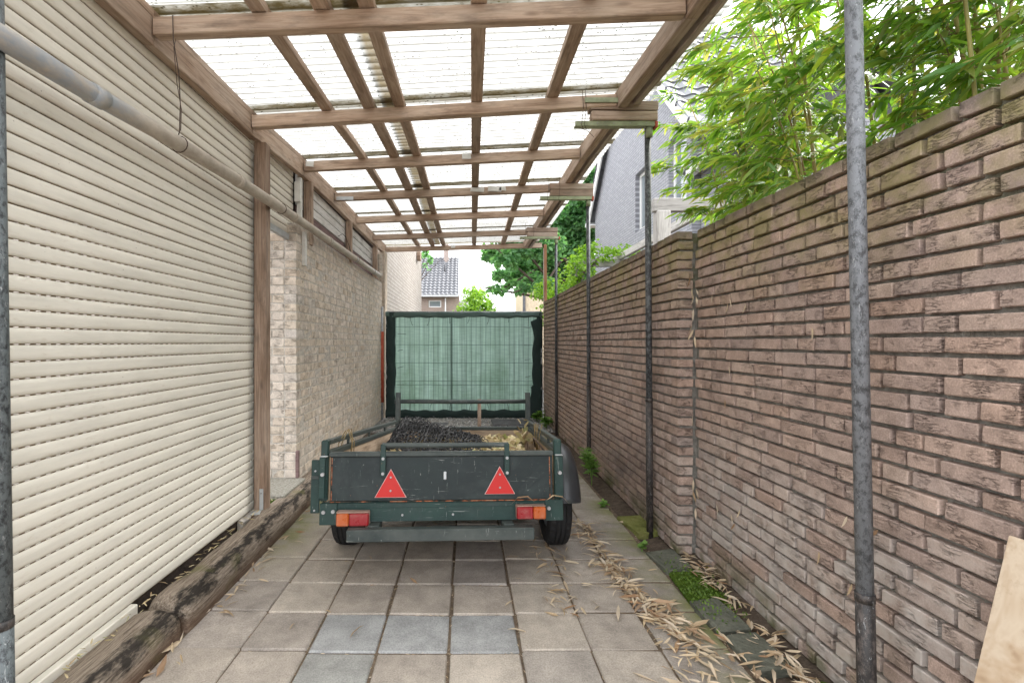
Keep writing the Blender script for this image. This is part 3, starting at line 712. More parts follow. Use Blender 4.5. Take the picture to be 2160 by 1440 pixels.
sleeper('timber_sleeper', 0.9, 2.27, -1.53, -1.305, 0.135, 3.0, 'weathered black-brown timber sleeper nearest the camera at the shutter foot')
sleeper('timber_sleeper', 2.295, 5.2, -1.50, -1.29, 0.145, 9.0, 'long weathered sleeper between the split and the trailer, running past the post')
st = thing('step_slab', (-1.6, 4.07, 0.1), 'exposed-aggregate concrete step slab with mossy edge beside the timber post', 'step')
box('slab', -1.95, -1.415, 3.82, 4.325, 0.105, 0.162, 'aggregate', st, 0.006)
box('moss_edge', -1.94, -1.409, 3.813, 4.32, 0.10, 0.135, 'moss', st, 0.006)
box('support', -1.90, -1.46, 3.87, 4.3, -0.03, 0.101, 'mortar_grey', st, 0.004)
tp = thing('timber_post', (-1.486, 3.58, 0.12), 'upright brown timber post between the big shutter and the step', 'post')
beam('post', (-1.486, 3.58, 0.125), (-1.486, 3.58, 2.79), 0.085, 0.085, 'wood_post', tp, ch=0.004)
box('strip', -1.536, -1.530, 3.55, 3.60, 0.15, 2.7, 'bitumen', tp, 0.001)
mb = MB(); mb.box(-1.485, -1.458, 3.526, 3.533, 0.15, 0.30, ch=0.002).box(-1.512, -1.44, 3.44, 3.533, 0.142, 0.149, ch=0.002)
o = mb.mk('bracket', 'galvanised', tp)
tubeo('screw', [(-1.471, 3.5265, 0.27), (-1.471, 3.521, 0.27)], 0.006, 'bolt_steel', o, 8)
box('footing', -1.535, -1.438, 3.50, 3.66, 0.0, 0.122, 'wood_post', tp, 0.006)
ob = thing('broken_brick', (-1.575, 3.55, 0.0), 'pale broken brick lying beside the foot of the timber post', 'brick')
mb = MB(); V, F = cbox(-1.60, -1.545, 3.42, 3.60, 0.0, 0.105, ch=0.012); mb.add(V + NR.normal(0, 0.006, V.shape), F); mb.mk('block', 'mortar_pale', ob)
# short studs carrying the ledger
for (y, z0, lab) in ((4.72, 2.28, 'short timber stud above the pipe nearest the white guide rail'), (6.35, 2.38, 'short timber stud in the middle of the eaves boards'), (8.15, 2.40, 'short timber stud at the far end of the eaves boards')):
    s_ = beam('eaves_stud', (-1.515, y, z0), (-1.515, y, 2.885 + 0.012 * (y - 4.7)), 0.075, 0.07, 'wood_beam', ch=0.004); tag(s_, lab, 'stud', 'studs under the ledger')

# ================================================================== CANOPY
can = thing('carport_canopy', (0, 5, 2.8), 'timber framed carport roof with translucent corrugated sheets overhead', 'canopy')
BY = [0.2, 1.30, 2.37, 3.45, 4.55, 5.6, 6.7, 7.9, 9.15]
ZL = [2.79, 2.80, 2.815, 2.845, 2.925, 2.955, 2.966, 2.985, 3.03]
ZR = [2.86, 2.88, 2.915, 2.995, 3.05, 3.06, 3.07, 3.075, 3.10]
XL, XR = -1.5, 1.09
def roofz(x, y):
    zl = np.interp(y, BY, ZL); zr = np.interp(y, BY, ZR); return float(zl + (zr - zl) * (x - XL) / (XR - XL))
BH = 0.086
for y, zl, zr in zip(BY, ZL, ZR):
    if y < 1: continue
    xe = 1.045 if y < 7.5 else 1.42
    if y > 9: xe = 1.40
    beam('rafter', (XL + 0.004, y, zl + BH / 2), (xe, y, zl + (zr - zl) * (xe - XL) / (XR - XL) + BH / 2), 0.058, BH, 'wood_beam', can, ch=0.004, wob=0.001)
# purlins on top of the rafters, in lengths joined over a rafter
for (xa, xb, wd) in ((-0.99, -0.90, 0.072), (-0.69, -0.63, 0.082), (-0.475, -0.43, 0.075), (0.06, 0.14, 0.078), (0.585, 0.68, 0.08)):
    for (ia, ib) in ((1, 3), (3, 4), (4, 5), (5, 6), (6, 8)):
        for k in range(ia, ib):
            ya, yb = BY[k], BY[k + 1]
            t0 = (ya - 2.4) / 6.8; t1 = (yb - 2.4) / 6.8; x0 = lerp(xa, xb, t0); x1 = lerp(xa, xb, t1)
            beam('purlin', (x0, ya + 0.001, roofz(x0, ya) + BH + 0.025), (x1, yb - 0.001, roofz(x1, yb) + BH + 0.025), wd, 0.044, 'wood_beam', can, ch=0.003, wob=0.0008)
# ledger along the left, with a narrower batten above it, and a lower board
for k in range(1, 8):
    ya, yb = BY[k], BY[k + 1]
    beam('ledger', (XL - 0.028, ya, ZL[k] - 0.04 + 0.075), (XL - 0.028, yb - 0.003, ZL[k + 1] - 0.04 + 0.075), 0.052, 0.15, 'wood_beam', can, ch=0.004)
    beam('batten', (XL - 0.03, ya, roofz(XL, ya) + BH + 0.026), (XL - 0.03, yb - 0.003, roofz(XL, yb) + BH + 0.026), 0.06, 0.045, 'wood_beam', can, ch=0.004)
beam('head_board', (XL - 0.035, 1.3, 2.815), (XL - 0.035, 3.53, 2.825), 0.05, 0.05, 'wood_post', can, ch=0.004)
# right edge: main beam, dark gap, outer board
for k in range(1, 8):
    ya, yb = BY[k], BY[k + 1]
    za, zb_ = roofz(1.09, ya), roofz(1.09, yb)
    beam('edge_beam', (1.085, ya, za + 0.055), (1.085, yb - 0.003, zb_ + 0.055), 0.066, 0.13, 'wood_beam', can, ch=0.005)
    beam('edge_strip', (1.137, ya, za + 0.075), (1.137, yb - 0.003, zb_ + 0.075), 0.025, 0.05, 'wood_red', can, ch=0.003)
    beam('edge_board', (1.185, ya, za + 0.065), (1.185, yb - 0.003, zb_ + 0.065), 0.045, 0.11, 'wood_grey', can, ch=0.005)
# corrugated sheets: two columns, a row per bay, each sheet one part
def sheet(x0, x1, y0, y1, dz, alpha):
    pit, amp = 0.076, 0.009; ny = int((y1 - y0) / pit * 8); nx = 5; V = []; F = []
    for j in range(ny + 1):
        y = lerp(y0, y1, j / ny)
        for i in range(nx + 1):
            x = lerp(x0, x1, i / nx); V.append((x, y, roofz(x, min(max(y, 0.2), 9.15)) + BH + 0.058 + dz + amp * math.sin(2 * math.pi * y / pit)))
    for j in range(ny):
        for i in range(nx):
            a = j * (nx + 1) + i; F.append([a, a + 1, a + nx + 2, a + nx + 1])
    o = mk('roof_sheet', V, F, 'corrugated_sheet', can, smooth=True); o.color = (1, 1, 1, alpha)
ys = [1.15, 2.45, 3.52, 4.62, 5.68, 6.78, 7.98, 9.30]
for k in range(7):
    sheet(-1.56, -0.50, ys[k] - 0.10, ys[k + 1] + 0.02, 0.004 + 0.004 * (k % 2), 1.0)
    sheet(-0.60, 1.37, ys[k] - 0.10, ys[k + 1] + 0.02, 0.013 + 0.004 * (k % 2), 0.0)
# metal straps, drips of filler and wire on the frame
mb = MB(); mb.box(-1.47, -1.28, 5.555, 5.568, 2.955, 2.995, ch=0.001); o = mb.mk('strap', 'galvanised', can)
mb = MB(); mb.box(0.82, 1.05, 3.408, 3.418, 3.012, 3.045, ch=0.001); mb.mk('strap', 'bracket_green', can)
for i, (x, y) in enumerate(((-1.43, 4.52), (0.0, 4.52), (0.12, 5.57), (0.32, 5.57), (0.40, 5.57), (-0.25, 9.12))):
    V, F = cbox(-0.035, 0.035, -0.003, 0.003, -0.022, 0.022, ch=0.002); V = V * np.array([1 + (i in (2, 3)) * 1.1, 1, 1]) + NR.normal(0, 0.005, V.shape) * np.array([1, 0, 1])
    mk('filler_blob', V + np.array([x, y - 0.031, roofz(x, y) + 0.05]), F, 'pvc_white', can)

# ================================================================== STEEL POLES
def pole(base, top, r, rs_, zs, mats, label, bracket=None, group='black steel canopy poles'):
    t = thing('steel_pole', (base[0], base[1], 0), label, 'pole', group)
    b = Vector(base); tp_ = Vector(top); f = (zs - b.z) / (tp_.z - b.z); mid = b.lerp(tp_, f)
    tubeo('tube', [mid, mid.lerp(tp_, .5), tp_], r, mats[0], t, 16)
    tubeo('sleeve', [b, b.lerp(mid, .5), mid + Vector((0, 0, .004))], rs_, mats[1], t, 16)
    c = tubeo('collar', [mid - Vector((0, 0, .02)), mid + Vector((0, 0, .008))], rs_ + 0.0015, 'sleeve_black', t, 16)
    if bracket:
        y = base[1]; zt = top[2]
        mb = MB(); mb.box(bracket, top[0] + 0.03, y - 0.03, y - 0.024, zt - 0.002, zt + 0.032, ch=0.001).box(bracket, top[0] + 0.03, y - 0.0235, y + 0.03, zt + 0.001, zt + 0.006, ch=0.001)
        br = mb.mk('angle_bracket', 'bracket_green', t)
        for k in range(5):
            x = lerp(bracket + 0.04, top[0] - 0.03, k / 4); tubeo('bolt', [(x, y - 0.0305, zt + 0.016), (x, y - 0.034, zt + 0.016)], 0.004, 'bolt_steel', br, 8)
        o = tubeo('cap', [(top[0], y, zt - 0.07), (top[0], y, zt - 0.003)], r + 0.002, 'bracket_green', t, 16)
        box('end_plate', top[0] + 0.031, top[0] + 0.05, y - 0.034, y + 0.02, zt - 0.012, zt + 0.03, 'paint_red', t, 0.002)
    return t
pole((1.306, 1.60, -0.03), (1.247, 1.60, 3.0), 0.0245, 0.0265, 0.53, ('pole_galv', 'sleeve_black'), 'nearest grey scratched steel pole in front of the brown wall, top out of frame')
pole((1.293, 3.47, -0.03), (1.288, 3.50, 2.865), 0.0215, 0.0235, 0.95, ('pole_black', 'sleeve_black'), 'black steel pole just past the wall step, holding the largest timber blocks', 0.76)
pole((1.303, 5.24, -0.03), (1.298, 5.25, 2.865), 0.0205, 0.023, 0.9, ('pole_black', 'sleeve_black'), 'black steel pole behind the weeds, second from the green screen', 0.78)
pole((1.318, 7.22, -0.03), (1.318, 7.25, 2.865), 0.02, 0.022, 0.9, ('pole_black', 'sleeve_black'), 'thin dark steel pole nearest the green screen', 0.78)
pole((-1.408, 1.50, -0.03), (-1.452, 1.50, 2.86), 0.027, 0.028, 0.5, ('pole_scuffed', 'pole_scuffed'), 'dark scuffed steel pole cut off by the left picture edge')
for (y, x0, x1, zt, lab) in ((3.47, 0.875, 1.335, 2.9, 'above the pole by the wall step'), (5.25, 0.89, 1.345, 2.9, 'on the middle pole'), (7.25, 0.89, 1.335, 2.9, 'on the farthest pole')):
    for k, (dz, w_) in enumerate(((0.0, 0.0), (0.068, 0.012))):
        b_ = beam('timber_block', (x0 - w_, y, zt + dz + 0.034), (x1 + w_ * .3, y, zt + dz + 0.030), 0.085, 0.062, 'wood_block', ch=0.005, wob=0.002)
        tag(b_, ('lower' if k == 0 else 'upper') + ' weathered timber packing block ' + lab, 'block', 'timber packing blocks')
    # tie wires round the blocks
    mb = MB()
    for q in range(2):
        x = x0 - 0.03 + 0.12 * q if y > 4 else x0 - 0.07 + 0.02 * q
        mb.tube([(x, y - 0.052, 3.10), (x + 0.006, y - 0.056, 2.98), (x - 0.006, y - 0.052, 2.86), (x + 0.012, y - 0.04, 2.83)], 0.0022, 5)
    if y < 4: mb.tube([(x0 - 0.09, y - 0.05, 2.84), (x0 - 0.03, y - 0.06, 2.81), (x0 + 0.01, y - 0.05, 2.775)], 0.0022, 5)
    wlab = {3.47: 'bent tie wire hanging beside the largest timber blocks', 5.25: 'tie wire round the timber blocks on the middle pole', 7.25: 'tie wire round the timber blocks on the farthest pole'}[y]
    tag(mb.mk('tie_wire', 'wire_rust'), wlab, 'wire', 'tie wires')
# ================================================================== DRAIN PIPE
dp = thing('drain_pipe', (-1.40, 4.6, 2.3), 'long beige-grey plastic drain pipe slung along the left wall', 'pipe')
PY = [0.9, 1.52, 1.82, 2.33, 2.97, 3.51, 4.22, 5.12, 6.5, 7.85]; PZ = [2.25, 2.268, 2.278, 2.312, 2.338, 2.354, 2.372, 2.385, 2.405, 2.425]
tubeo('pipe', [(-1.40, y, z) for y, z in zip(PY, PZ)], 0.036, 'pvc_grey', dp, 20)
def pz(y): return float(np.interp(y, PY, PZ))
for y in (1.86, 3.02, 4.0, 5.0, 6.2, 7.4): tubeo('coupling', [(-1.40, y - 0.035, pz(y - .035)), (-1.40, y + 0.035, pz(y + .035))], 0.0395, 'pvc_grey' if y < 5.5 else 'pvc_collar', dp, 20)
arc = [(-1.40, 7.85, 2.425), (-1.40, 7.93, 2.43), (-1.405, 8.0, 2.455), (-1.41, 8.03, 2.51), (-1.415, 8.04, 2.60), (-1.42, 8.04, 2.78)]
tubeo('elbow', arc, 0.038, 'pvc_grey', dp, 16)
for y in (3.72, 5.03, 6.25): 
    ring = [(-1.40 + 0.0385 * math.cos(a), y, pz(y) + 0.0385 * math.sin(a)) for a in np.linspace(0, 2 * math.pi, 15)]
    tubeo('clip', ring, 0.0025, 'wire_rust', dp, 5)
hw = MB()
yw = 2.40; zt = 2.90
hw.tube([(-1.395, 2.335, zt), (-1.388, 2.33, zt - .12), (-1.38, 2.36, zt - .26), (-1.384, 2.38, zt - .40), (-1.40, 2.40, pz(2.4) + 0.06), (-1.405, 2.40, pz(2.4) + 0.045)], 0.0024, 6)
hw.tube([(-1.40, 2.37, zt - .09), (-1.392, 2.34, zt - .15), (-1.395, 2.37, zt - .30), (-1.385, 2.39, zt - .42), (-1.40, 2.41, pz(2.4) + .07)], 0.0018, 6)
hw.tube([(-1.40 + 0.040 * math.cos(a), 2.40, pz(2.40) + 0.040 * math.sin(a)) for a in np.linspace(-4.5, 1.6, 15)], 0.0025, 6)
tag(hw.mk('hanging_wire', 'wire_rust', smooth=True), 'thin rusty wire hanging from the first rafter and looped round the pipe', 'wire')
lw = MB(); lw.tube([(-1.54, 5.9, 2.62), (-1.50, 5.95, 2.66), (-1.48, 6.05, 2.64), (-1.48, 6.1, 2.52), (-1.50, 6.1, 2.45)], 0.003, 6).tube([(-1.48, 6.02, 2.65), (-1.47, 6.15, 2.56), (-1.46, 6.25, 2.45)], 0.003, 6)
tag(lw.mk('loose_wire', 'tie_black', smooth=True), 'loose black wire drooping over the purple-brown eaves boards', 'wire')

# ================================================================== GREEN SCREEN GATE
gt = thing('screen_fence', (-0.05, 8.76, 0), 'wire mesh fence panel covered with pale green shade cloth closing the passage', 'fence')
GX0, GX1, GZ0, GZ1, GY = -1.44, 1.345, 0.03, 1.885, 8.76
mb = MB(); 
for a, b in (((GX0 + .02, GY, GZ0), (GX0 + .02, GY, GZ1)), ((GX1 - .02, GY, GZ0), (GX1 - .02, GY, GZ1)), ((GX0 + .02, GY, GZ1), (GX1 - .02, GY, GZ1)), ((GX0 + .02, GY, GZ0), (GX1 - .02, GY, GZ0))): mb.tube([a, b], 0.019, 10)
mb.mk('frame', 'grey_steel', gt, smooth=True)
mb = MB(); x = GX0 + 0.09
while x < GX1 - 0.05:
    mb.tube([(x, GY - 0.004, GZ0), (x + RND.uniform(-.004, .004), GY - 0.004, GZ1)], 0.0028, 5); x += 0.0845
for z in (1.625, 1.305, 0.985, 0.66, 0.595, 0.335):
    mb.tube([(lerp(GX0, GX1, k / 12), GY - 0.009, z + RND.uniform(-.006, .006)) for k in range(13)], 0.0034, 5)
mb.mk('wire_mesh', 'wire_green', gt)
def cloth(name, x0, x1, z0f, z1f, y, nx, nz, amp, mat, freq=7.0, seed=0.0):
    V = []; F = []
    for j in range(nz + 1):
        for i in range(nx + 1):
            u = i / nx; x = lerp(x0, x1, u); z = lerp(z0f(x), z1f(x), j / nz)
            V.append((x, y + amp * (noise.noise((x * freq + seed, z * 1.2, seed)) + 0.4 * noise.noise((x * freq * 3, z * 3, seed))), z))
    for j in range(nz):
        for i in range(nx):
            a = j * (nx + 1) + i; F.append([a, a + 1, a + nx + 2, a + nx + 1])
    return mk(name, V, F, mat, gt, smooth=True)
cloth('shade_cloth', GX0 + .03, -0.245, lambda x: 0.06, lambda x: 1.87, GY + 0.035, 60, 30, 0.014, 'shade_cloth', 9)
cloth('shade_cloth', -0.255, GX1 - 0.02, lambda x: 0.06, lambda x: 1.87, GY + 0.028, 80, 30, 0.014, 'shade_cloth', 9, 5.0)
cloth('seam', -0.285, -0.262, lambda x: 0.07, lambda x: 1.85, GY + 0.012, 3, 20, 0.004, 'wrap_pale', 3, 2.0)
def wrap(name, pts, wfun, seed, mat='wrap_cloth'):
    """dark netting folded round a frame tube: a crumpled flattened sleeve"""
    P = [Vector(p) for p in pts]; n = 46; V = []; F = []; seg = 12
    for j in range(n + 1):
        t = j / n * (len(P) - 1); i = min(int(t), len(P) - 2); c = P[i].lerp(P[i + 1], t - i)
        d = (P[i + 1] - P[i]).normalized(); sd_ = Vector((0, -1, 0)).cross(d); a0, a1 = wfun(j / n)
        for k in range(seg):
            q = 2 * math.pi * k / seg; e = math.cos(q); hgt = math.sin(q)
            off = lerp(a0, a1, (e + 1) / 2); w_ = 0.032 * hgt
            cr = 0.030 * noise.noise((c.x * 7 + seed, c.z * 7, k * 1.7)) + 0.012 * noise.noise((c.x * 25, c.z * 25 + seed, k * 0.9))
            p = c + sd_ * off + Vector((0, -w_ - cr * (1 if hgt > 0 else 0), 0)); V.append(tuple(p))
    for j in range(n):
        for k in range(seg):
            k2 = (k + 1) % seg; F.append([j * seg + k, j * seg + k2, (j + 1) * seg + k2, (j + 1) * seg + k])
    return mk(name, V, F, mat, gt, smooth=True)
nn = lambda t, s, a: a * noise.noise((t * 6, s, 0))
wrap('edge_wrap', [(GX0 + .02, GY - .005, GZ0), (GX0 + .02, GY - .005, GZ1)], lambda t: (0.015, -(0.155 + nn(t, 1, .03))), 1)
wrap('edge_wrap', [(GX1 - .02, GY - .005, GZ0), (GX1 - .02, GY - .005, GZ1)], lambda t: (-0.03, 0.15 + nn(t, 4, .06) + (0.05 if t < .3 else 0) - (0.10 if t > .92 else 0)), 7)
wrap('edge_wrap', [(GX0, GY - .005, GZ1 - .01), (GX1, GY - .005, GZ1 - .01)], lambda t: (-(0.072 + .02 * abs(math.sin(t * 30)) + nn(t, 8, .02)), 0.02), 12, 'wrap_pale')  # paler copy of the wrap: light on the top fold put into colour
wrap('edge_wrap', [(GX0, GY - .005, GZ0 + .01), (GX1, GY - .005, GZ0 + .01)], lambda t: (-0.035, 0.125 - .03 * abs(math.sin(t * 25)) + nn(t, 3, .015)), 20)
tie = MB()
ties = [(lerp(-1.0, 1.1, k / 6), 1.80, 0, -1) for k in range(7)] + [(lerp(-1.0, 1.1, k / 6), 0.15, 0, 1) for k in range(7)] + [(-1.22, z, 1, 0) for z in (1.5, 1.2, 0.9, 0.6)] + [(1.13, z, -1, 0) for z in (1.6, 1.3, 1.05, 0.75, 0.45)]
for (x, z, dx, dz) in ties:
    l = RND.uniform(.08, .17); q = RND.uniform(-.05, .05)
    V, F = tube([(x, GY - 0.045, z), (x + dx * l * .5 + q * .3 * abs(dz), GY - .06, z + dz * l * .5 + q * .3), (x + dx * l + q * abs(dz), GY - .05, z + dz * l + q * .6 * abs(dx))], 0.0035, 5)
    o = mk('cable_tie', V, F, 'tie_black', gt)
# posts either side of the screen
gp = thing('gate_pole', (-1.49, 8.66, 0), 'slim grey steel pole with a red painted length at the left of the screen', 'pole')
tubeo('tube', [(-1.49, 8.66, -0.05), (-1.49, 8.66, 1.98)], 0.024, 'grey_steel', gp, 14)
tubeo('red_sleeve', [(-1.488, 8.655, 0.30), (-1.49, 8.655, 1.54)], 0.036, 'paint_red', gp, 8)
wp = thing('gate_post', (1.405, 8.66, 0), 'slim reddish timber post at the right end of the screen, reaching the canopy', 'post')
beam('post', (1.40, 8.68, -0.05), (1.385, 8.68, 3.07), 0.05, 0.075, 'wood_red', wp)
beam('strip', (1.368, 8.64, 0.0), (1.352, 8.64, 3.0), 0.012, 0.02, 'wood_grey', wp)
# slabs and pebbles in the gravel
for (x0, x1, y0, y1, z, lab) in ((0.42, 1.12, 7.9, 8.45, 0.035, 'dark flat concrete slab lying in the gravel before the screen'), (0.66, 1.16, 7.66, 7.86, 0.028, 'narrow grey kerb stone in the gravel behind the trailer'), (-1.05, -0.30, 7.95, 8.25, 0.012, 'thin dark slab sunk in the gravel left of the trailer front')):
    tag(box('concrete_slab', x0, x1, y0, y1, -0.02, z, 'slab_dark', ch=0.008), lab, 'slab', 'slabs in the gravel')
N = 5200
T3 = np.stack([NR.uniform(-1.45, 1.33, N), NR.uniform(7.4, 9.6, N), NR.uniform(-0.004, 0.008, N)], 1)
PV = np.array([(-1, -.7, 0), (1, -.6, 0.1), (.8, .8, 0), (-.7, .9, 0), (-.3, -.2, .8), (.5, .1, .7)]) ; PF = [[0, 1, 5, 4], [1, 2, 5], [2, 3, 4, 5], [3, 0, 4]]
t_ = NT('pebble', 0.8, 0.25); r_ = t_.rnd(); M['pebble'] = t_.fin(t_.ramp(r_, [(0, (0.16, 0.155, 0.15)), (0.35, (0.36, 0.35, 0.34)), (0.6, (0.52, 0.50, 0.47)), (0.8, (0.30, 0.26, 0.22)), (1, (0.62, 0.61, 0.60))]))
a_ = NR.uniform(0, 6.28, N); d_ = np.stack([np.cos(a_), np.sin(a_), NR.normal(0, .1, N)], 1); sz = NR.uniform(.008, .02, N)
o = scatter('gravel', PV, PF, basis(d_, NR.normal(0, .2, N), sz), T3, 'pebble'); tag(o, 'loose grey and white pebbles under the green screen', 'gravel', kind='stuff')

# ================================================================== TRAILER
tr = thing('box_trailer', (-0.1, 3.38, 0), 'dark green open box trailer with red warning triangles, nose down', 'trailer')
AL = rad(6.1)
RX = Matrix.Rotation(-AL, 4, 'X')
B0 = Matrix.Translation((-0.1275, 2.62, 0.40)) @ RX
BR = B0 @ Matrix.Rotation(rad(3.1), 4, 'Z')
LEN = 2.05
def P(x, y, z):
    q = B0 @ Vector((x + 0.0915 * y / LEN, y + 0.055 * x * (1 - y / LEN), z)); return q
def rpart(name, V, F, mat, parent=tr, smooth=False):
    V = np.asarray(V, float); c = (V.max(0) + V.min(0)) / 2
    return mk(name, V - c, F, mat, parent, smooth, mw=BR @ Matrix.Translation(c))
def rbox(name, *a, mat='trailer_green', parent=tr, ch=0.003):
    V, F = cbox(*a, ch=ch); return rpart(name, V, F, mat, parent)
def rtube(name, pts, r, mat, parent=tr, seg=10):
    V, F = tube(pts, r, seg); return rpart(name, V, F, mat, parent, False)
# rear cross member, tailboard, top bar
rbox('rear_beam', -0.645, 0.648, 0.006, 0.06, 0.0, 0.100, mat='trailer_green', ch=0.005)
rbox('rear_plate', -0.55, 0.545, -0.001, 0.0055, 0.002, 0.072, mat='trailer_green', ch=0.001)
for x in (-0.213, 0.055): rtube('bolt', [(x, -0.001, 0.035), (x, -0.009, 0.035)], 0.006, 'bolt_steel')
rbox('corner_plate', -0.647, -0.556, -0.006, 0.005, -0.012, 0.098, ch=0.002); rbox('corner_plate', 0.552, 0.65, -0.006, 0.005, -0.004, 0.106, ch=0.002)
for x, z in ((-0.575, 0.058), (0.57, 0.062), (-0.625, 0.055)): rtube('bolt', [(x, -0.006, z), (x, -0.018, z)], 0.010, 'bolt_steel')
tb = rbox('tailboard', -0.597, 0.597, 0.004, 0.022, 0.108, 0.338, mat='trailer_panel', ch=0.002)
rbox('edge_strip', -0.592, -0.587, -0.0005, 0.0035, 0.11, 0.334, mat='paint_chip', parent=tb, ch=0.001)
rbox('edge_strip', 0.578, 0.583, -0.0005, 0.0035, 0.11, 0.334, mat='paint_chip', parent=tb, ch=0.001)
rbox('top_bar', -0.605, 0.60, -0.012, 0.03, 0.339, 0.364, mat='trailer_rail', ch=0.004)
V, F = cbox(-0.598, 0.598, -0.002, 0.003, 0.1015, 0.107, ch=0.001); rpart('worn_edge', V, F, 'paint_chip')
rbox('wood_core', -0.56, 0.55, 0.026, 0.04, 0.108, 0.33, mat='ply')
# corner posts and hinge channels
for s, x0, x1 in ((-1, -0.650, -0.610), (1, 0.607, 0.648)):
    rbox('corner_post', x0, x1, -0.002, 0.036, 0.108, 0.425, ch=0.006)
    rbox('hinge_channel', x0 - 0.002, x1 + 0.002 - 0.012 * (s < 0), -0.022, -0.003, 0.125, 0.338, ch=0.003)
    rbox('weld', x0 + 0.001, x1 + 0.001, -0.024, -0.003, 0.3395, 0.346, mat='galvanised', ch=0.003)
    rtube('pin', [((x0 + x1) / 2, -0.022, 0.252), ((x0 + x1) / 2, -0.042, 0.252)], 0.010, 'bolt_steel')
rbox('side_plate', -0.700, -0.653, 0.012, 0.02, 0.045, 0.322, ch=0.003)
rtube('rivet', [(-0.678, 0.012, 0.264), (-0.678, 0.007, 0.264)], 0.005, 'bolt_steel'); rtube('rivet', [(-0.678, 0.012, 0.06), (-0.678, 0.007, 0.06)], 0.005, 'bolt_steel')
rbox('plate_bracket', -0.698, -0.657, 0.002, 0.0115, 0.222, 0.24, mat='trailer_rail', ch=0.002)
# rail over the tailboard
rtube('tail_rail', [(-0.325, -0.004, 0.398), (0.0, -0.004, 0.396), (0.355, -0.004, 0.398)], 0.014, 'trailer_rail', seg=12)
for x in (-0.318, 0.345):
    f_ = rbox('rail_flat', x - 0.014, x + 0.014, -0.020, -0.0125, 0.235, 0.405, ch=0.002)
    for z in (0.33, 0.252): rtube('bolt', [(x, -0.020, z), (x, -0.028, z)], 0.008, 'bolt_steel', f_)
# triangles
def tri(cx, zb, wd, hg):
    def prism(s, y0, y1):
        q = [(cx - wd / 2 * s, zb + (1 - s) * hg / 3), (cx + wd / 2 * s, zb + (1 - s) * hg / 3), (cx, zb + hg * (2 * s + 1) / 3)]
        return [(a, y0, b) for a, b in q] + [(a, y1, b) for a, b in q], [[0, 1, 2], [5, 4, 3], [0, 3, 4, 1], [1, 4, 5, 2], [2, 5, 3, 0]]
    V, F = prism(1.0, -0.007, -0.001); t = rpart('warning_triangle', V, F, 'reflector_edge')
    V, F = prism(0.955, -0.010, -0.0075); rpart('reflector', V, F, 'reflector_red', t)
    for z in (zb + hg * .24, zb + hg * .71): rtube('screw', [(cx, -0.0102, z), (cx, -0.014, z)], 0.0055, 'bolt_steel', t, 8)
tri(-0.277, 0.126, 0.168, 0.148); tri(0.307, 0.138, 0.164, 0.146)
rbox('plate_clip', 0.004, 0.020, -0.004, 0.003, 0.215, 0.258, mat='galvanised', ch=0.006)
# lamps
for x0, x1, z0, z1, split, left in ((-0.550, -0.382, -0.008, 0.060, -0.484, True), (0.390, 0.546, 0.016, 0.082, 0.478, False)):
    t = rbox('tail_lamp', x0, x1, -0.030, -0.0065, z0, z1 + 0.004, mat='lens_housing', ch=0.003)
    a, b = (('lens_orange', 'lens_red') if left else ('lens_red', 'lens_orange'))
    rbox('lens', x0 + 0.001, split - 0.0005, -0.062, -0.0305, z0 + 0.001, z1 - 0.002, mat=a, parent=t, ch=0.006)
    rbox('lens', split + 0.0005, x1 - 0.001, -0.062, -0.0305, z0 + 0.001, z1 - 0.002, mat=b, parent=t, ch=0.006)
    V, F = cbox(x0 + .002, x1 - .002, -0.060, -0.012, z1 - 0.0015, z1 + 0.006, ch=0.003); rpart('dirt_crust', V + NR.normal(0, .0015, V.shape), F, 'lens_housing', t)
# bumper
bp = rbox('bumper', -0.482, 0.468, -0.135, -0.075, -0.066, -0.006, mat='trailer_rail', ch=0.004)
for x in (-0.355, 0.345): rbox('bumper_bracket', x - 0.028, x + 0.03, -0.074, 0.07, -0.04, -0.0015, mat='trailer_rail', ch=0.004)
# sides
def tbeam(name, a, b, w_, h_, mat, parent=tr): return beam(name, P(*a), P(*b), w_, h_, mat, parent, ch=0.003)
for s in (-1, 1):
    x = 0.625 * s
    tbeam('side_rail', (x, 0.03, 0.413), (x, LEN, 0.413), 0.028, 0.028, 'trailer_rail')
    tbeam('side_cap', (x, 0.03, 0.352), (x, LEN, 0.352), 0.034, 0.03, 'trailer_rail')
    tbeam('side_board', (x, 0.03, 0.195), (x, LEN, 0.195), 0.016, 0.285, 'ply')
    tbeam('side_skin', (x + 0.012 * s, 0.03, 0.19), (x + 0.012 * s, LEN, 0.19), 0.004, 0.29, 'trailer_green')
    tbeam('chassis_rail', (x * 0.9, 0.06, 0.028), (x * 0.9, LEN, 0.028), 0.045, 0.07, 'trailer_green')
    for y in (0.42, 0.95, 1.48): tbeam('stub', (x, y, 0.366), (x, y, 0.400), 0.016, 0.016, 'trailer_rail')
    p0 = (x, LEN + 0.03, 0.10); p1 = (x, LEN + 0.03, 0.69); tbeam('rack_post', p0, p1, 0.045, 0.05, 'trailer_rail')
tubeo('rack_bar', [P(-0.66, LEN + 0.03, 0.605), P(0, LEN + 0.03, 0.60), P(0.64, LEN + 0.03, 0.605)], 0.019, 'trailer_rail', tr, 12)
tbeam('front_cap', (-0.61, LEN - 0.01, 0.352), (0.61, LEN - 0.01, 0.352), 0.034, 0.03, 'trailer_rail')
tbeam('front_board', (-0.615, LEN, 0.195), (0.615, LEN, 0.195), 0.016, 0.28, 'ply')
tbeam('floor', (0, 0.10, 0.06), (0, LEN - .01, 0.06), 1.22, 0.016, 'ply')
for y in (0.3, 0.62, 1.0, 1.4, 1.8): tbeam('cross_member', (-0.54, y, 0.02), (0.54, y, 0.02), 0.05, 0.06, 'trailer_green')
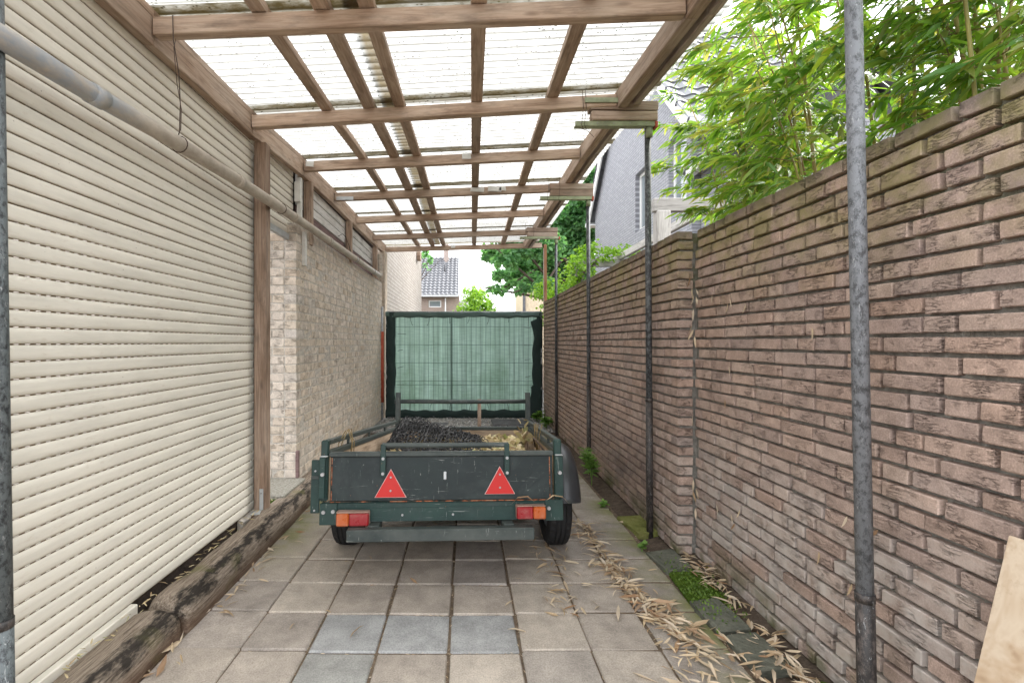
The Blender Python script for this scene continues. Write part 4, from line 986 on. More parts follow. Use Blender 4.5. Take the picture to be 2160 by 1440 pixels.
tbeam('underbody_light_block', (0, 0.72, -0.07), (0, 1.75, -0.07), 0.98, 0.15, 'trailer_green')  # unseen box added to keep light off the ground beneath the trailer
tbeam('drawbar', (0.0, LEN - 0.6, 0.0), (0.0, LEN + 1.05, 0.0), 0.07, 0.07, 'trailer_green')
tubeo('jockey_pole', [P(0.14, LEN + 0.95, -0.06), P(0.14, LEN + 0.95, 0.62)], 0.022, 'wood_post', tr, 10)
# wheels
def wheel(cx):
    prof = [(-0.062, 0.165), (-0.075, 0.20), (-0.078, 0.235), (-0.070, 0.262), (-0.062, 0.274), (-0.045, 0.279)]
    for g0 in (-0.030, -0.002, 0.026): prof += [(g0, 0.2805), (g0 + 0.001, 0.273), (g0 + 0.006, 0.273), (g0 + 0.007, 0.2805)]
    prof += [(0.045, 0.279), (0.062, 0.274), (0.070, 0.262), (0.078, 0.235), (0.075, 0.20), (0.062, 0.165)]
    seg = 64; V = []; F = []; n = len(prof)
    for k in range(seg):
        q = 2 * math.pi * k / seg
        for i, (x, r) in enumerate(prof):
            rr = r - (0.006 if (k % 2 and r > 0.268 and abs(x) > 0.034) else 0)
            V.append((x, rr * math.cos(q), rr * math.sin(q)))
    for k in range(seg):
        for i in range(n - 1): F.append([k * n + i, k * n + i + 1, ((k + 1) % seg) * n + i + 1, ((k + 1) % seg) * n + i])
    Mw = Matrix.Translation((cx, 3.39, 0.262))
    wh = mk('wheel', V, F, 'tyre_rubber', tr, mw=Mw)
    V = []; F = []; rp = [(-0.06, 0.164), (-0.03, 0.15), (-0.02, 0.06), (0.02, 0.06), (0.03, 0.15), (0.06, 0.164)]; n = len(rp)
    for k in range(32):
        q = 2 * math.pi * k / 32
        for x, r in rp: V.append((x, r * math.cos(q), r * math.sin(q)))
    for k in range(32):
        for i in range(n - 1): F.append([k * n + i, k * n + i + 1, ((k + 1) % 32) * n + i + 1, ((k + 1) % 32) * n + i])
    mk('rim', V, F, 'rim_grey', wh, smooth=True, mw=Mw)
wheel(-0.795); wheel(0.600)
tubeo('axle', [(-0.75, 3.39, 0.262), (0.55, 3.39, 0.262)], 0.03, 'trailer_green', tr, 10)
V = []; F = []; pr = [(0.535, 0.335), (0.60, 0.372), (0.665, 0.368), (0.70, 0.345), (0.718, 0.31), (0.722, 0.26)]; n = len(pr); K = 26
for th in (0.0, 1.0):
    for k in range(K + 1):
        q = rad(lerp(168, 5, k / K))
        for i, (x, r) in enumerate(pr):
            rr = r - 0.004 * th; V.append((x - .003 * th, 3.39 + rr * math.cos(q) * 1.02, 0.285 + rr * math.sin(q)))
for off in (0, (K + 1) * n):
    for k in range(K):
        for i in range(n - 1):
            f = [off + k * n + i, off + k * n + i + 1, off + (k + 1) * n + i + 1, off + (k + 1) * n + i]; F.append(f if off == 0 else f[::-1])
for i in range(n - 1): F.append([i, i + 1, (K + 1) * n + i + 1, (K + 1) * n + i])
fd = mk('mudguard', V, F, 'fender_plastic', tr, smooth=True)
# ---- load: dry leaves and the black net
def heap(x, y):
    e = min(1, (0.62 - abs(x)) * 6, y * 8, (LEN - y) * 6); e = max(0, e)
    return 0.075 + e * (0.15 + 0.07 * noise.noise((x * 2.2, y * 2.2, 1)) + 0.02 * noise.noise((x * 9, y * 9, 2)) + 0.06 * math.exp(-((x - .3) ** 2 + (y - 1.4) ** 2) * 6))
V = []; F = []; nx, ny = 30, 50
for j in range(ny + 1):
    for i in range(nx + 1):
        x = lerp(-0.612, 0.612, i / nx); y = lerp(0.04, LEN - 0.02, j / ny); V.append(tuple(P(x, y, heap(x, y))))
for j in range(ny):
    for i in range(nx):
        a = j * (nx + 1) + i; F.append([a, a + 1, a + nx + 2, a + nx + 1])
lh = thing('leaf_heap', (-0.1, 3.6, 0.5), 'heap of dry tan leaves filling the trailer bed', 'leaves')
mk('litter_bed', V, F, 'heap_leaf', lh, smooth=True)
N = 11000; X = NR.uniform(-.56, .56, N); Y = NR.uniform(.16, LEN - .1, N)
T3 = np.array([tuple(P(x, y, heap(x, y) + NR.uniform(-.002, .03))) for x, y in zip(X, Y)])
a_ = NR.uniform(0, 6.28, N); d_ = np.stack([np.cos(a_), np.sin(a_), NR.normal(0, .5, N)], 1)
sz = np.stack([NR.uniform(.022, .065, N)] * 3, 1) * np.stack([np.ones(N), NR.uniform(.7, 1.5, N), np.ones(N) * 1.6], 1)
o = scatter('loose_leaves', BROADV, BROADF, basis(d_, NR.normal(0, .9, N), sz), T3, 'heap_leaf', lh); o['kind'] = 'stuff'
N = 60; X = NR.normal(.53, .03, N); Y = NR.normal(1.5, .07, N)
T3 = np.array([tuple(P(min(x, .59), y, .24 + abs(NR.normal(0, .07)))) for x, y in zip(X, Y)]); a_ = NR.uniform(0, 6.28, N); d_ = np.stack([np.cos(a_) * .5, np.sin(a_) * .5, NR.uniform(.1, 1, N)], 1)
lp = thing('withered_plant', tuple(P(.53, 1.5, .2)), 'withered yellow-green plant against the right front corner of the trailer bed', 'plant')
scatter('leaves', BROADV, BROADF, basis(d_, NR.normal(0, .8, N), NR.uniform(.035, .075, N)), T3, 'heap_leaf', lp)['kind'] = 'stuff'
net = MB()
def netz(x, y): return heap(x, y) + 0.175 * math.exp(-(((x + .42) / .22) ** 2 + ((y - 1.45) / .38) ** 2)) + 0.125 * math.exp(-(((x + .18) / .38) ** 2 + ((y - 1.25) / .55) ** 2))
for layer in range(5):
    lx, ly = 30, 26; G = {}
    sx, sy = RND.uniform(-.02, .02), RND.uniform(-.03, .03); sd_ = layer * 7.7; rot = RND.uniform(-.5, .5)
    for i in range(lx + 1):
        for j in range(ly + 1):
            u = i / lx - .5; v = j / ly - .5
            x = -0.20 + sx + u * 0.86 * math.cos(rot * .4) - v * .1; y = 1.18 + sy + v * 1.12 + u * rot * .3
            x += .075 * noise.noise((u * 9, v * 9, sd_)) + .02 * noise.noise((u * 30, v * 30, sd_)); y += .07 * noise.noise((u * 9, v * 9, sd_ + 3)) + .025 * noise.noise((u * 28, v * 28, sd_ + 5))
            rr = math.hypot(u * 1.05, v) * 2
            z = heap(x, y) + .008 + (netz(x, y) - heap(x, y)) * (0.45 + .55 * (layer + 1) / 5) + .035 * noise.noise((u * 13, v * 13, sd_ + 8)) + .012 * noise.noise((u * 40, v * 40, sd_ + 1))
            if rr < 1.06 + .2 * noise.noise((u * 5, v * 5, sd_)) and abs(x) < .6: G[(i, j)] = tuple(P(x, y, max(z, heap(x, y) + .004)))
    for (i, j), p in G.items():
        for q in (((i + 1, j) if (i + j) % 2 else None), (i, j + 1)):
            if q in G: net.tube([p, tuple(Vector(p).lerp(Vector(G[q]), .5) + Vector((RND.gauss(0, .004), RND.gauss(0, .004), RND.gauss(0, .004)))), G[q]], 0.0027, 4, False)
nb = net.mk('garden_net', 'black_net'); tag(nb, 'tangled black plastic netting heaped on the leaves in the trailer', 'netting')
hk = MB(); hk.tube([P(.615, .55, .30), P(.57, .62, .36), P(.56, .75, .37), P(.58, .85, .30)], .006, 6); tag(hk.mk('bent_rod', 'wire_rust', smooth=True), 'bent dark rod sticking up inside the right side of the trailer', 'rod')
for s, y0, lab in ((-1, .25, 'left'), (1, .75, 'right')):
    dr = thing('dry_grass_tuft', tuple(P(.60 * s, y0, .2)), 'thin dry grass stems poking up along the %s trailer side' % lab, 'grass')
    for k in range(5): tubeo('stem', [P(.60 * s, y0 + .05 * k, .25), P((.60 + RND.uniform(-.03, .03)) * s, y0 + .05 * k + RND.uniform(-.04, .04), .38), P((.60 + RND.uniform(-.03, .03)) * s, y0 + .05 * k + RND.uniform(-.05, .05), .46)], .003, 'twig', dr, 4)

# ================================================================== LEANING BOARD, EDGING STONES, WEEDS
lb = thing('leaning_board', (1.22, 0.8, 0), 'mottled beige board leaning on the brown wall at the lower right', 'board')
beam('panel', (1.316, 0.25, 0.425), (1.316, 1.28, 0.425), 0.018, 0.87, 'board_beige', lb, up=(0.238, 0, 1), ch=0.003)
es = [(1.27, 3.62, .20, .34, 8, 'mossy', 'pale mossy edging stone beside the foot of the black pole'), (1.245, 3.02, .17, .28, 4, 'edging', 'dark flat edging stone right before the wall step'), (1.26, 2.70, .19, .30, -3, 'moss', 'edging stone thickly covered in bright green moss'), (1.24, 2.42, .16, .26, 6, 'edging', 'dark edging stone in the middle of the leaf litter by the wall'), (1.265, 2.13, .17, .24, 3, 'edging', 'clean grey-green edging stone standing free near the bottom right'), (1.25, 1.72, .28, .30, 12, 'mossy', 'broken mossy stone at the foot of the nearest pole'), (1.41, 1.78, .08, .30, 0, 'moss', 'mossy stone wedged at the wall foot behind the nearest pole')]
for (x, y, wd, ln, ro, mt, lab) in es:
    V = cham(wd, ln, 0.06, 0.008) + NR.normal(0, .004, (24, 3))
    m_ = {'mossy': 'stone_mossy', 'edging': 'stone_edging', 'moss': 'moss'}[mt]
    tag(mk('edging_stone', V, CF, m_, None, mw=Matrix.Translation((x, y, -0.008)) @ Matrix.Rotation(rad(ro), 4, 'Z') @ Matrix.Rotation(rad(RND.uniform(-4, 4)), 4, 'Y')), lab, 'stone', 'edging stones along the wall')
N = 900; X = np.clip(NR.normal(1.26, .055, N), 1.15, 1.42); Y = NR.normal(2.66, .14, N); T3 = np.stack([X, Y, np.full(N, .022)], 1)
a_ = NR.uniform(0, 6.28, N); d_ = np.stack([np.cos(a_) * .5, np.sin(a_) * .5, NR.uniform(.3, 1, N)], 1)
leaf_mat('moss_tuft', [(0.06, 0.12, 0.015), (0.11, 0.19, 0.025), (0.15, 0.23, 0.04)], 0.2)
o = scatter('moss_patch', BROADV, BROADF, basis(d_, NR.normal(0, .6, N), NR.uniform(.008, .018, N)), T3, 'moss_tuft'); tag(o, 'bright moss growing on the edging stones', 'moss', kind='stuff')
def weed(loc, h, nst, nl, size, label, narrow=True):
    t = thing('weed', loc, label, 'weed', 'weeds along the wall foot'); mb = MB(); T = []; D = []
    for k in range(nst):
        a = RND.uniform(0, 6.28); lean = RND.uniform(.1, .4) * h; hh = h * RND.uniform(.6, 1)
        pts = [Vector(loc) + Vector((math.cos(a) * lean * q ** 2, math.sin(a) * lean * q ** 2, hh * q)) for q in (0, .35, .7, 1)]
        mb.tube(pts, [.004, .003, .0025, .0015], 5)
        for i in range(nl):
            q = RND.uniform(.25, 1) ** .6; p = Vector(loc) + Vector((math.cos(a) * lean * q ** 2, math.sin(a) * lean * q ** 2, hh * q)); b = RND.uniform(0, 6.28)
            T.append(tuple(p)); D.append((math.cos(b), math.sin(b), RND.uniform(-.2, .7)))
    mb.mk('stems', 'weed_leaf', t)
    tv, tf = (LEAFV * np.array([1, 1.5, 1]), LEAFF) if narrow else (BROADV, BROADF)
    n_ = len(T); scatter('leaves', tv, tf, basis(np.array(D), NR.normal(0, .4, n_), NR.uniform(.7, 1.2, n_) * size), np.array(T), 'weed_leaf', t)
weed((1.20, 4.72, -.02), .36, 4, 34, .09, 'taller leafy weed at the wall foot between two black poles')
weed((1.27, 5.12, -.02), .25, 3, 26, .07, 'small leafy weed at the foot of the pole behind the mudguard')
weed((1.12, 4.05, -.02), .07, 5, 6, .045, 'tiny low weed in the soil beyond the mossy stone', False)
weed((1.14, 3.20, -.015), .06, 5, 6, .04, 'tiny green seedling on the mossy paver by the wall step', False)
weed((1.25, 7.7, -.02), .22, 6, 14, .09, 'broad-leaved weed by the wall just before the screen', False)
weed((1.20, 8.35, -.02), .2, 7, 12, .1, 'clump of green weeds at the right foot of the screen', False)
# small things
tag(box('brown_trim', -1.496, -1.47, 4.30, 4.337, 0.165, 0.40, 'board_purple', ch=0.003), 'short purple-brown strip standing on the step against the brick corner', 'strip')
for k, (x, y, z, a) in enumerate(((.42, 2.60, .515, .1), (.36, 2.585, .512, 2.9))):
    V = LEAFV * np.array([.13, .16, .2]); V[:, 2] += .03 * np.sin(V[:, 0] / .13 * 3.14)
    tag(mk('dry_leaf', V, LEAFF, 'dry_leaf', None, mw=Matrix.Translation((x, y, z)) @ Matrix.Rotation(a, 4, 'Z')), ('curled brown leaf lying on the right tail lamp', 'second dry leaf on the inner end of the right tail lamp')[k], 'leaf', 'fallen bamboo leaves')
N = 500; T3 = np.stack([NR.uniform(-1.60, -1.47, N), NR.uniform(1.7, 4.0, N), NR.uniform(.0, .03, N)], 1); T3[:, 2] += np.where(T3[:, 0] > -1.5, .13, .0)
a_ = NR.uniform(0, 6.28, N); d_ = np.stack([np.cos(a_), np.sin(a_), NR.normal(0, .3, N)], 1)
o = scatter('sleeper_litter', LEAFV, LEAFF, basis(d_, NR.normal(0, .8, N), NR.uniform(.015, .055, N)), T3, 'heap_leaf'); tag(o, 'brown leaf crumbs caught between the sleepers and the shutter', 'debris', kind='stuff')
for k in range(16):
    y = RND.uniform(1.7, 3.05); z = RND.uniform(.25, 1.7); V = LEAFV * np.array([.06, .08, .05])
    mw = Matrix.Translation((1.449 if y < 3 else 1.40, y, z)) @ Matrix.Rotation(rad(90), 4, 'Z') @ Matrix.Rotation(rad(RND.uniform(40, 120)), 4, 'Y') @ Matrix.Rotation(rad(90), 4, 'X')
    tag(mk('dry_leaf', V, LEAFF, 'dry_leaf', None, mw=mw), 'dry leaf caught in the joints of the brown wall', 'leaf', 'leaves caught in the wall')
for k in range(14):
    z = RND.uniform(.1, 1.9); V = LEAFV * np.array([.08, .09, .07])
    mw = Matrix.Translation((RND.uniform(1.41, 1.445), 3.10, z)) @ Matrix.Rotation(rad(RND.uniform(60, 120)), 4, 'Y') @ Matrix.Rotation(rad(RND.uniform(0, 180)), 4, 'X')
    tag(mk('dry_leaf', V, LEAFF, 'dry_leaf', None, mw=mw), 'dry leaf stuck in the corner where the brown wall steps back', 'leaf', 'leaves in the wall corner')
# ---- fallen bamboo leaves
libs = []
for k in range(6):
    cu = RND.uniform(-.6, .6); V = LEAFV.copy(); V[:, 1] *= RND.uniform(.8, 1.5); V[:, 1] += RND.uniform(-.12, .12) * V[:, 0] ** 2; V[:, 2] = V[:, 2] * RND.uniform(.3, 1.1) + cu * V[:, 0] * (1 - V[:, 0]) * .6 + np.abs(V[:, 1]) * .5
    me = bpy.data.meshes.new('dry_leaf'); me.from_pydata(V.tolist(), [], LEAFF); me.update(); me.materials.append(M['dry_leaf']); libs.append(me)
def leafspot():
    q = RND.random()
    if q < .50:   # the drift down the right-hand paving
        y = RND.choice((RND.gauss(2.95, .10), RND.gauss(2.70, .14), RND.gauss(2.45, .14), RND.uniform(1.9, 3.75), RND.gauss(3.45, .16))); x = np.interp(y, [1.9, 2.3, 2.6, 3.0, 3.7], [.92, .98, .90, .86, .84]) + RND.gauss(0, .032 if y > 2.7 else .05)
        z = .004 + abs(RND.gauss(0, .008))
    elif q < .72: # litter against the wall
        y = RND.choice((RND.gauss(2.85, .13), RND.uniform(1.6, 3.0), RND.gauss(2.0, .18))); x = 1.405 - abs(RND.gauss(0, .05)) - (.05 if y < 2.2 else 0); z = .012 + abs(RND.gauss(0, .012))
    elif q < .82: y = RND.uniform(1.85, 2.4); x = RND.gauss(1.05, .10); z = .006 + abs(RND.gauss(0, .006))
    elif q < .90: y = RND.uniform(2.4, 3.4); x = RND.gauss(.52, .07); z = .004
    elif q < .95: y = RND.uniform(1.6, 4.2); x = -1.29 + abs(RND.gauss(0, .05)); z = .006
    else: y = RND.uniform(1.9, 5.0); x = RND.uniform(-.9, 1.3); z = .004
    return x, y, z
spots = sorted((leafspot() for k in range(900)), key=lambda s: s[1])
rest = []
for k, (x, y, z) in enumerate(spots):
    ang = RND.uniform(0, 6.28); L = RND.choice((RND.uniform(.045, .085), RND.uniform(.07, .12)))
    Mt = Matrix.Translation((x, y, z + .004)) @ Matrix.Rotation(ang, 4, 'Z') @ Matrix.Rotation(rad(RND.gauss(-3, 6)), 4, 'Y') @ Matrix.Rotation(rad(RND.gauss(0, 22)), 4, 'X') @ Matrix.Diagonal((L, L, L, 1))
    if k < 300:
        o = link_copy(RND.choice(libs), 'dry_leaf', Mt, None); tag(o, 'narrow dry tan bamboo leaf fallen on the ground', 'leaf', 'fallen bamboo leaves')
    else: rest.append(np.array(Mt))
rm = np.array(rest); o = scatter('leaf_litter', LEAFV, LEAFF, rm[:, :3, :3], rm[:, :3, 3], 'dry_leaf'); tag(o, 'farther scatter of dry bamboo leaves on paving and soil', 'leaves', kind='stuff')
N = 1500; jx = NR.choice(JX, N); T3 = np.stack([jx + NR.normal(0, .006, N), NR.uniform(1.5, 4.5, N), np.full(N, -.006)], 1)
h_ = NR.random(N) < .3; T3[h_, 0] = NR.uniform(-1.3, 1.15, h_.sum()); T3[h_, 1] = 2.146 + .302 * NR.integers(-1, 5, h_.sum()) + NR.normal(0, .006, h_.sum())
a_ = NR.normal(1.57, .6, N) * np.where(h_, 0, 1); d_ = np.stack([np.cos(a_), np.sin(a_), NR.normal(0, .15, N)], 1)
o = scatter('joint_debris', LEAFV, LEAFF, basis(d_, NR.normal(0, .5, N), NR.uniform(.008, .03, N)), T3, 'dry_leaf'); tag(o, 'crumbled leaf bits lying in the paving joints', 'debris', kind='stuff')

# ================================================================== BACKGROUND HOUSES
def tiled(name, p0, p1, p2, rows, cols, mat, parent, step=0.035, wave=0.022):
    """stepped pantile slope: p0->p1 along the eave, p0->p2 up the slope"""
    p0, p1, p2 = Vector(p0), Vector(p1), Vector(p2); u = p1 - p0; v = p2 - p0; n = u.cross(v).normalized()
    if n.z < 0: n = -n
    V = []; F = []; m = cols * 6
    for r in range(rows):
        for (f, lift) in ((r / rows, step), ((r + 1.0) / rows, 0.004)):
            for i in range(m + 1):
                ph = (i % 6) / 6; w_ = wave * math.sin(2 * math.pi * ph)
                V.append(tuple(p0 + u * (i / m) + v * f + n * (lift + w_ + wave)))
        for i in range(m + 1): V.append(tuple(p0 + u * (i / m) + v * (r / rows) - n * 0.03))
        b = r * 3 * (m + 1)
        for i in range(m):
            F.append([b + i, b + i + 1, b + m + 1 + i + 1, b + m + 1 + i]); F.append([b + 2 * (m + 1) + i, b + 2 * (m + 1) + i + 1, b + i + 1, b + i])
    return mk(name, V, F, mat, parent)
def window(name, parent, axis, c, wd, hg, depth=0.12, face=-1, fmat='white_trim'):
    """casement: axis 'x' lies in a wall facing -y, 'y' in a wall facing -x"""
    x, y, z = c
    def bx(a0, a1, z0, z1, d0, d1):
        return (x + a0, x + a1, y + d0, y + d1, z + z0, z + z1) if axis == 'x' else (x + d0, x + d1, y + a0, y + a1, z + z0, z + z1)
    t = 0.075; mb = MB()
    for q in (bx(-wd / 2, -wd / 2 + t, -hg / 2, hg / 2, -.03, .03), bx(wd / 2 - t, wd / 2, -hg / 2, hg / 2, -.03, .03), bx(-wd / 2 + t + .001, wd / 2 - t - .001, hg / 2 - t, hg / 2, -.03, .03), bx(-wd / 2 + t + .001, wd / 2 - t - .001, -hg / 2, -hg / 2 + t, -.03, .03)): mb.box(*q, ch=.004)
    w_ = mb.mk(name, fmat, parent)
    box('pane', *bx(-wd / 2 + t, wd / 2 - t, -hg / 2 + t, hg / 2 - t, -.004, .004), 'window_glass', w_, ch=.001)
    box('sill', *bx(-wd / 2 - .06, wd / 2 + .06, -hg / 2 - .065, -hg / 2 - .005, -.11, -.01), 'grey_trim', w_, ch=.004)
    return w_
def wall_with_holes(name, axis, pos, a0, a1, z0, z1, holes, thick, mat, parent, gable=None):
    """slab in plane x=pos (axis y) or y=pos (axis x) cut into strips round the openings"""
    cuts = sorted({a0, a1, *[h[0] for h in holes], *[h[1] for h in holes]}); mb = MB()
    for a, b in zip(cuts[:-1], cuts[1:]):
        hs_ = sorted([(h[2], h[3]) for h in holes if h[0] <= a and h[1] >= b]); z = z0
        for (q0, q1) in hs_ + [(z1, z1)]:
            if q0 > z + 1e-4:
                V, F = cbox(*((a, b, pos, pos + thick, z, q0) if axis == 'x' else (pos, pos + thick, a, b, z, q0)), ch=0.0002); mb.add(V, F)
            z = q1
    return mb.mk(name, mat, parent)
# grey painted gable house on the right
gh = thing('grey_house', (6.5, 12.4, 0), 'grey painted brick house with white windows above the brown wall', 'house')
GXW = 4.0
holes = [(10.72, 11.66, 3.95, 5.30), (8.95, 9.75, 3.95, 5.30)]
wall_with_holes('wall', 'y', GXW, 8.75, 15.3, -.05, 5.35, holes, 0.3, 'brick_grey_painted', gh)
mb = MB(); V = [(GXW, 8.75, 5.351), (GXW, 15.3, 5.351), (GXW, 12.02, 8.75), (GXW + .3, 8.75, 5.351), (GXW + .3, 15.3, 5.351), (GXW + .3, 12.02, 8.75)]
mb.add(V, [[0, 1, 2], [5, 4, 3], [0, 2, 5, 3], [1, 4, 5, 2], [0, 3, 4, 1]]); mb.mk('gable', 'brick_grey_painted', gh)
box('front_wall', GXW + .301, 7.0, 8.752, 9.05, -.05, 5.4, 'brick_grey_front', gh, .002)
for (a, b, c0, c1) in holes: window('window', gh, 'y', (GXW + .13, (a + b) / 2, (c0 + c1) / 2), b - a - .004, c1 - c0 - .004)
tiled('roof', (GXW - .22, 8.45, 5.15), (7.2, 8.45, 5.15), (GXW - .22, 12.02, 8.95), 15, 10, 'roof_tile', gh)
tiled('roof', (GXW - .22, 15.6, 5.15), (7.2, 15.6, 5.15), (GXW - .22, 12.02, 8.95), 15, 10, 'roof_tile', gh)
for ya, s in ((8.40, 1), (15.64, -1)):
    beam('bargeboard', (GXW - .16, ya, 5.02), (GXW - .16, 12.02, 8.80), .05, .24, 'white_trim', gh)
    beam('gutter', (GXW - .2, ya - .06 * s, 5.08), (7.1, ya - .06 * s, 5.08), .13, .12, 'grey_trim', gh)
    box('soffit', GXW - .2, 7.1, min(ya, ya + .35 * s), max(ya, ya + .35 * s), 4.98, 5.02, 'white_trim', gh)
# nearer wing whose gable faces the camera
wg = thing('grey_wing', (6.4, 7.2, 0), 'nearer grey wing with dark tiled roof half hidden behind the bamboo', 'house')
box('wall', 4.15, 6.1, 6.9, 8.70, -.05, 4.5, 'brick_grey_front', wg, .002)
V = [(4.15, 6.9, 4.501), (6.1, 6.9, 4.501), (5.1, 6.9, 5.6), (4.15, 8.7, 4.501), (6.1, 8.7, 4.501), (5.1, 8.7, 5.6)]
mk('gable', V, [[0, 1, 2], [5, 4, 3], [0, 2, 5, 3], [1, 4, 5, 2], [0, 3, 4, 1]], 'roof_felt', wg)
tiled('roof', (3.85, 6.7, 4.32), (3.85, 8.75, 4.32), (5.1, 6.7, 5.72), 6, 7, 'roof_tile', wg)
tiled('roof', (6.4, 6.7, 4.32), (6.4, 8.75, 4.32), (5.1, 6.7, 5.72), 6, 7, 'roof_tile', wg)
beam('bargeboard', (3.80, 6.66, 4.22), (5.1, 6.66, 5.66), .05, .22, 'grey_trim', wg)
beam('gutter', (3.80, 6.7, 4.22), (3.80, 8.4, 4.22), .12, .11, 'white_trim', wg)
# far tiled house
th = thing('tiled_house', (-3.5, 40, 0), 'distant house with grey tiled roof and small white window beyond the screen', 'house')
wall_with_holes('wall', 'x', 37.0, -9.0, -0.85, -.05, 4.9, [(-2.86, -1.9, 3.98, 4.52)], .3, 'brick_tan_far', th)
box('side_wall', -0.85, -0.55, 37.001, 44, -.05, 4.9, 'brick_tan_far', th, .002)
window('window', th, 'x', (-2.38, 37.13, 4.25), .955, .53)
tiled('roof', (-9.2, 36.55, 4.85), (-0.62, 36.55, 4.85), (-9.2, 40.6, 8.35), 15, 27, 'roof_tile', th, .06, .04)
beam('gutter', (-9.2, 36.5, 4.8), (-0.6, 36.5, 4.8), .14, .13, 'grey_trim', th)
tubeo('downpipe', [(-1.58, 36.9, 4.7), (-1.58, 36.9, 0)], .05, 'white_trim', th, 8)
mb = MB(); mb.box(-1.85, -1.45, 40.0, 40.6, 7.6, 9.6, ch=.02); mb.mk('chimney', 'chimney_brick', th)
tubeo('flue', [(-1.72, 38.9, 6.7), (-1.72, 38.9, 7.5)], .06, 'roof_felt', th, 8)
box('annex', -0.54, 0.1, 37.6, 41, -.05, 4.55, 'grey_trim', th, .01)
sg = thing('small_gable', (-0.2, 45, 0), 'tiny white gable end peeping over the screen', 'house')
V = [(-1.0, 45, -.05), (1.6, 45, -.05), (1.6, 45, 3.9), (.15, 45, 4.85), (-1.3, 45, 3.9), (-1.0, 49, -.05), (1.6, 49, -.05), (1.6, 49, 3.9), (.15, 49, 4.85), (-1.3, 49, 3.9)]
V = [(x - .35, y, z) for x, y, z in V]
mk('wall', V, [[0, 1, 2, 3, 4], [9, 8, 7, 6, 5], [1, 6, 7, 2], [0, 4, 9, 5]], 'white_trim', sg)
for s in (-1, 1): beam('roof', (-.2 + 1.6 * s, 46.9, 3.84), (-.2, 46.9, 4.90), 4.2, .1, 'roof_tile', sg)
# cream house behind the tree
ch_ = thing('cream_house', (5.5, 31, 0), 'cream house with tiled roof behind the big tree at the right', 'house')
box('wall', 3.55, 4.75, 30, 36, -.05, 5.3, 'cream_render', ch_, .01)
box('wall', 4.752, 9, 30.6, 36, -.05, 4.2, 'brick_cream_far', ch_, .01)
tiled('roof', (4.3, 30.2, 4.12), (9.4, 30.2, 4.12), (4.3, 33.8, 6.6), 11, 16, 'roof_tile', ch_, .05, .035)
beam('gutter', (4.5, 30.15, 4.1), (9.4, 30.15, 4.1), .13, .12, 'white_trim', ch_)
window('window', ch_, 'x', (5.75, 30.56, 3.3), .8, 1.1)
tubeo('downpipe', [(3.5, 29.9, 0), (3.5, 29.9, 4.9)], .09, 'roof_felt', ch_, 8)

# ================================================================== PERGOLA + CLIMBER
for (y, lab, lab2) in ((6.3, 'near weathered white pergola frame behind the brown wall beside the black pole', 'a'), (10.9, 'farther white pergola frame half under the bright climber', 'b')):
    pg = thing('garden_pergola', (2.5, y, 0), lab, 'pergola', 'pergola frames behind the wall')
    beam('post', (2.5, y, 0), (2.5, y, 3.02), .17, .17, 'pergola_wood', pg, ch=.01)
    beam('beam', (2.38, y, 3.10), (5.2, y, 3.12), .09, .17, 'pergola_wood', pg, ch=.01)
    beam('post', (5.0, y, 0), (5.0, y, 3.02), .17, .17, 'pergola_wood', pg, ch=.01)
tc = thing('pergola_rail', (2.5, 8.6, 3.2), 'long weathered rail lying across the pergola frames', 'beam')
beam('rail', (3.4, 6.2, 3.24), (3.4, 11.2, 3.24), .08, .14, 'pergola_wood', tc, ch=.01)
def leafcloud(name, blobs, n, size, mat, parent, tv=BROADV, tf=BROADF, droop=0.25):
    T = []; D = []
    w_ = np.array([b[3] * b[4] * b[5] for b in blobs]); w_ = w_ / w_.sum(); cnt = (w_ * n).astype(int)
    for (x, y, z, rx, ry, rz), k in zip(blobs, cnt):
        d = NR.normal(0, 1, (k, 3)); d /= np.linalg.norm(d, axis=1, keepdims=True); r = NR.random((k, 1)) ** .45
        # leaves sit in sprays: small clusters inside each lobe
        cl = NR.normal(0, 1, (max(4, k // 14), 3)); cl /= np.linalg.norm(cl, axis=1, keepdims=True); cl *= NR.random((len(cl), 1)) ** .4
        q = cl[NR.integers(0, len(cl), k)] + NR.normal(0, .12, (k, 3))
        T.append(q * np.array([rx, ry, rz]) + np.array([x, y, z])); dd = d * np.array([1, 1, .5]) + np.array([0, 0, -droop]); D.append(dd)
    T = np.vstack(T); D = np.vstack(D); N_ = len(T)
    return scatter(name, tv, tf, basis(D, NR.normal(0, .9, N_), NR.uniform(.6, 1.3, N_) * size), T, mat, parent)
cl = thing('climber', (2.6, 10.8, 0), 'bright yellow-green climbing plant over the far pergola', 'climber')
leafcloud('foliage', [(2.45, 10.7, 2.9, .35, .5, .35), (2.9, 10.8, 3.3, .6, .4, .22), (2.3, 11.4, 2.5, .35, .5, .5), (2.25, 12.2, 2.2, .35, .5, .4), (3.7, 10.8, 3.35, .5, .3, .16), (2.0, 12.8, 2.6, .3, .4, .4), (2.2, 11.8, 1.9, .35, .6, .5)], 4200, .085, 'lime_leaf', cl)
tubeo('stem', [(2.4, 10.9, 0), (2.42, 10.85, 1.5), (2.5, 10.8, 2.8), (2.9, 10.8, 3.2)], .025, 'bark', cl, 8)

